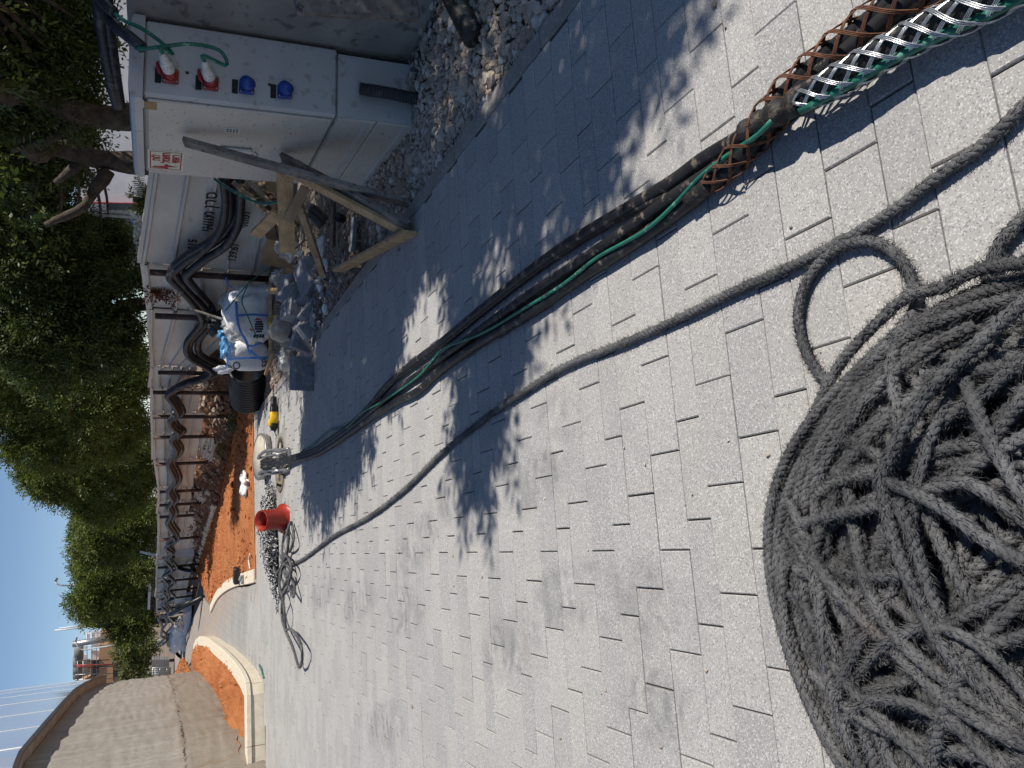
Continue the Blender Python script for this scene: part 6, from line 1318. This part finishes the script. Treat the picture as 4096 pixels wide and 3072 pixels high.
for i in range(9):
    x0, y0 = 668 + i * 4 + random.uniform(-3, 3), 2540 + random.uniform(-6, 4); mb = MB(); mb.beam(PY(x0, y0, 34), PY(x0 + 6, y0 + 42, 35), 0.1, 0.1); obj('timber', mb, M['wood_new'], tpile)
bpile = thing('beam_pile', 'loose pile of yellowish beams beyond the far white sack', 'beam pile', PY(700, 2605, 36))
for i in range(5):
    x0, y0 = 690 + i * 3, 2592 + i * 3; mb = MB(); mb.beam(PY(x0, y0, 36), PY(x0 + 20, y0 + 26, 36), 0.1, 0.1); obj('beam', mb, M['yellow_plastic'] if i % 2 else M['wood_pallet'], bpile)
cs = thing('sheet_pile', 'stack of dark corrugated sheets standing beyond the fence end', 'sheets', PY(684, 2650, 44))
for i in range(7):
    mb = MB(); a = PY(612 + i * 10, 2632, 44); b = PY(612 + i * 10, 2668, 44); mb.beam(a, b, 0.5, 0.12); obj('sheet', mb, M['site_grey'], cs)
gt = thing('site_gate', 'grey mesh site gate at the far left of the path', 'gate', PY(690, 2690, 40))
for x in (612, 640, 668): mb = MB(); mb.tube([PY(x, 2672, 40), PY(x, 2702, 40)], 0.03, 6); obj('rail', mb, M['steel'], gt)
for y in range(2672, 2704, 4): mb = MB(); mb.tube([PY(608, y, 40), PY(684, y, 40)], 0.018 if y % 8 else 0.03, 5); obj('bar', mb, M['steel'], gt)
# rusty shed and white board behind the fence
sh = thing('rusty_shed', 'pale shed with dark red lower boards behind the far fence', 'shed', PY(640, 2380, 33))
def pxbox(name, x0, x1, y0, y1, Y, dep, m, parent, proud=0.0):
    a, b = PY(x1, y1, Y - proud), PY(x0, y0, Y - proud); mb = MB(); c = (a + b) / 2 + np.array([0, dep / 2, 0]); mb.box(c, (abs(b[0] - a[0]), dep, abs(b[2] - a[2]))); return obj(name, mb, m, parent)
pxbox('wall', 600, 650, 2322, 2384, 33, 3, M['site_grey'], sh); pxbox('wall', 602, 650, 2386, 2435, 33.2, 3, M['rust_steel'], sh); pxbox('roof', 594, 600, 2318, 2438, 32.8, 4, M['white_sheet'], sh)
w_ = pxbox('window', 612, 622, 2348, 2362, 33, 0.05, M['dark_glass'], sh, 0.03)
o = pxbox('white_board', 582, 608, 2533, 2573, 48, 0.1, M['white_paint'], None); tag(o, 'white board standing among the shrubs beyond the fence', 'board')
# pale blue industrial building glimpsed between the trunks
bd = thing('industrial_building', 'pale blue industrial building behind the trees near the cabinet', 'building', PY(640, 800, 19))
def wallpx(name, pts, Y, m, parent, th=0.15):
    P_ = [PY(x, y, Y) for x, y in pts]; mb = MB(); n = len(P_); mb.add(P_ + [p + np.array([0, th, 0]) for p in P_], [tuple(range(n)), tuple(range(n, 2 * n))[::-1]] + [(i, (i + 1) % n, n + (i + 1) % n, n + i)[::-1] for i in range(n)]); return obj(name, mb, m, parent)
wallpx('wall', [(300, -100), (660, -100), (660, 815), (300, 815)], 19, M['white_sheet'], bd, 6); wallpx('wall', [(420, 815), (660, 815), (660, 1010), (420, 1010)], 20, M['pale_blue'], bd, 6)
wallpx('trim', [(310, 806), (560, 812), (560, 817), (310, 811)], 18.9, M['ink_red'], bd, .08); wallpx('door', [(425, 812), (560, 815), (560, 838), (425, 838)], 18.85, M['dark_glass'], bd, .05)
wn_ = wallpx('window', [(480, 905), (560, 905), (560, 990), (480, 990)], 19.9, M['dark_glass'], bd, .06); wallpx('frame', [(476, 902), (564, 902), (564, 905), (476, 905)], 19.85, M['pale_blue'], wn_, .04)
for i, y in enumerate((842, 860)):
    a, b = PY(600, y, 12.6), PY(370, y - 2, 12.6); a[2] = 0; mb = MB(); mb.tube([a, b], 0.018, 8); o = obj('cream_post', mb, M['white_plastic']); tag(o, ('right', 'left')[i] + ' of the two thin cream posts behind the near fence', 'post', 'cream posts')
o = wallpx('blue_sheet', [(525, 850), (545, 850), (545, 900), (525, 900)], 13.5, M['bag_blue'], None, .03); tag(o, 'deep blue tarpaulin hanging behind the near fence', 'tarpaulin')
for i, (x0, x1, y0, y1) in enumerate(((536, 562, 862, 898), (532, 565, 900, 950), (533, 560, 952, 975), (545, 566, 975, 1010))):
    rows = [[PY(x0 + (x1 - x0) * u + random.uniform(-3, 3), y0 + (y1 - y0) * v, 12.9 + random.uniform(-.08, .08)) for v in np.linspace(0, 1, 7)] for u in np.linspace(0, 1, 6)]; mb = MB(); mb.grid(rows); mb.grid((np.array(rows) + [0, .006, 0])[::-1]); o = obj('hanging_cloth', mb, M['bag_white']); tag(o, ('white crumpled sheet hung behind the fence, nearest the cream posts', 'wide white crumpled sheet hung behind the fence, second from the cream posts', 'narrow white sheet hung behind the fence between the wide one and the last', 'last white sheet hung behind the fence, farthest from the cream posts')[i], 'sheet', 'white sheets hung behind the fence')
tt = []
for j in range(90): tt.append(PY(560 - 22 * math.cos(j * 0.75) - j * 0.15, 700 + j * 1.0, 10.2 + 0.12 * math.sin(j * 0.75)))
mb = MB(); mb.tube(spline(tt, 0.03), 0.003, 4); o = obj('razor_wire', mb, M['galvanised']); tag(o, 'coil of razor wire above the near end of the white fence', 'wire')
o = wallpx('paper_sheet', [(520, 838), (542, 852), (536, 868), (514, 856)], 12.4, M['sticker'], None, .01); tag(o, 'square white sheet of paper tied to the cream posts', 'paper')
# ------------------------------------------------------------------ building under construction, masts and lamps on the skyline
YB = 95.0; kb = thing('construction_site', 'orange rendered building under construction with scaffolding on the skyline', 'building', PY(520, 2600, YB))
def zb(a, b): return 200 + a * 0.42, 2350 + b * 0.42
def wb(name, pts, m, dY=0.0, th=6.0, parent=None): return wallpx(name, [zb(*p) for p in pts], YB + dY, m, parent or kb, th)
wb('rendered_wall', [(480, 430), (600, 430), (600, 920), (300, 920), (300, 895), (465, 830), (465, 660)], M['render_orange'])
wb('rendered_wall', [(480, 545), (592, 560), (592, 655), (468, 655)], M['render_orange'], -1.5, 1.4)
wb('concrete_wall', [(600, 620), (700, 640), (700, 900), (600, 900)], simple('bare_wall', (0.42, 0.34, 0.26), None, .5, .9), 0.5)
wb('opening', [(388, 700), (465, 690), (465, 830), (388, 860)], M['dark_glass'], -0.1, 0.1); wb('opening', [(592, 690), (640, 690), (640, 735), (592, 735)], M['dark_glass'], -0.1, .5); wb('opening', [(602, 800), (648, 800), (648, 850), (602, 850)], M['dark_glass'], 0.3, .1)
for i, (x0, x1, y0, y1) in enumerate(((350, 378, 430, 520), (398, 425, 425, 465), (395, 470, 415, 435), (398, 470, 530, 570), (330, 355, 555, 600), (390, 465, 600, 690), (320, 350, 640, 690), (392, 470, 440, 520))): wb('sheeting', [(x0, y0), (x1, y0), (x1, y1), (x0, y1)], M['white_sheet'], 2 + 0.3 * i, .2)
for i, y in enumerate(range(690, 900, 24)): wb('sheeting', [(305, y), (385, y - 6), (385, y + 13), (305, y + 16)], M['site_grey'], 1.2, .2)
for i, (x, y) in enumerate(((275, 640), (262, 700), (262, 770), (262, 820), (275, 610))):
    mb = MB(); c = PY(*zb(x, y), YB); mb.lathe([(0, -0.55), (0.45, -0.55), (0.48, 0.0), (0.45, 0.55), (0, 0.55)], c, (1, 0.2, 0.05), 14); obj('roof_tank', mb, M['site_grey'], kb)
for i, y in enumerate((440, 520, 560, 700, 760, 830, 880)):
    mb = MB(); mb.tube([PY(*zb(240 if y > 690 else 320, y), YB - 3), PY(*zb(600, y - 12), YB - 3)], 0.05, 6); obj('scaffold_pole', mb, M['rust_steel'] if y in (700, 760) else M['steel'], kb)
for i, x in enumerate((262, 315, 350, 395, 440)):
    mb = MB(); mb.tube([PY(*zb(x, 430 if x > 320 else 700), YB - 3.2), PY(*zb(x + 8, 905), YB - 3.2)], 0.04, 6); obj('scaffold_pole', mb, M['steel'], kb)
for (p, q) in (((238, 745), (460, 770)), ((372, 725), (470, 775)), ((235, 740), (690, 730)), ((460, 775), (700, 720)), ((250, 905), (275, 850)), ((240, 890), (300, 900))):
    mb = MB(); mb.tube([PY(*zb(*p), YB - 3.5), PY(*zb(*q), YB - 3.5)], 0.06, 6); obj('red_brace', mb, M['red_plastic'] if p[0] < 240 else M['rust_steel'], kb)
tw = [(215, 540), (590, 482)]
mb = MB(); mb.tube([PY(*zb(*tw[0]), YB - 6), PY(*zb(*tw[1]), YB - 6)], 0.32, 14); o = obj('steel_chimney', mb, M['steel']); tag(o, 'thick grey steel chimney in front of the construction scaffolding', 'chimney')
for i, (a, b, r_) in enumerate((((45, 410), (440, 365), 0.085), ((85, 388), (400, 352), 0.06))):
    mb = MB(); mb.tube([PY(*zb(*a), YB - 9), PY(*zb(*b), YB - 9)], r_, 10); o = obj('mast', mb, M['lamp_grey']); tag(o, ('taller', 'shorter')[i] + ' of the two pale masts above the far green tree', 'mast', 'pale masts on the skyline')
def lamp(label, pts, Y, arm, r_):
    base = PY(*pts[0], Y); t = thing('street_lamp', label, 'street lamp', (base[0], base[1], 0), 'street lamps on the skyline'); mb = MB(); b0 = base.copy(); b0[2] = 0
    mb.tube(spline([b0] + [PY(*p, Y) for p in pts], 0.3), r_, 8); obj('pole', mb, M['lamp_grey'], t)
    a, b = PY(*arm[0], Y), PY(*arm[1], Y); mb = MB(); mb.beam(a, b, 0.35, 0.14); obj('lamp_head', mb, M['site_grey'], t)
lamp('curved white street lamp standing above the wide green tree', [(300, 2340), (262, 2341), (238, 2341), (226, 2336), (222, 2328), (222, 2322)], 60, ((222, 2324), (229, 2314)), 0.06)
lamp('curved white street lamp in front of the steel chimney', [(452, 2582), (340, 2599), (322, 2597), (308, 2580), (303, 2563)], 80, ((303, 2565), (308, 2550)), 0.07)
q0 = [PY(262, 2066, 40), PY(200, 2003, 34), PY(140, 1930, 26)]
for dx in (0, 22):
    mb = MB(); mb.tube(spline([p + np.array([0, 0, -dx * 0.012]) for p in q0], 0.8), 0.012, 4); o = obj('overhead_wire', mb, M['black_plastic']); tag(o, ('upper', 'lower')[dx > 0] + ' thin overhead wire crossing the sky between tree crowns', 'wire', 'overhead wires')
# white boards, loose panels and sacks on the bank under the fence
for i, (x, y, Y, sx, sz, rot, m_, lab) in enumerate(((835, 1765, 16.6, 0.5, 0.12, 0.4, M['white_sheet'], 'fallen pale sheet strip on the bank under the torn fence'), (870, 1620, 15.3, 0.4, 0.25, 1.2, M['fence_sheet'], 'loose bent fence sheet lying on the bank'), (785, 1980, 19.4, 0.35, 0.7, 0.4, M['fence_sheet'], 'loose sheet leaning on the bank farther along'), (830, 2060, 21.0, 0.6, 0.3, 0.2, M['bag_white'], 'pale blue-grey sack lying at the foot of the bank'), (735, 2180, 23.0, 0.7, 0.5, 0.1, M['pale_blue'], 'blue-grey sheet leaning below the far fence'))):
    c = PY(x, y, Y); ax = (math.cos(rot), 0.2, math.sin(rot)); rows = [[c + np.array([sx * (u - .5) * math.cos(rot) - sz * (v - .5) * math.sin(rot), 0.15 * (v - .5) + 0.03 * math.sin(6 * u), sx * (u - .5) * math.sin(rot) + sz * (v - .5) * math.cos(rot)]) for v in np.linspace(0, 1, 4)] for u in np.linspace(0, 1, 6)]
    mb = MB(); mb.grid(rows, False); mb.grid((np.array(rows) + [0, 0.01, 0])[::-1], False); o = obj('loose_sheet', mb, m_); tag(o, lab, 'sheet', 'loose sheets on the bank')
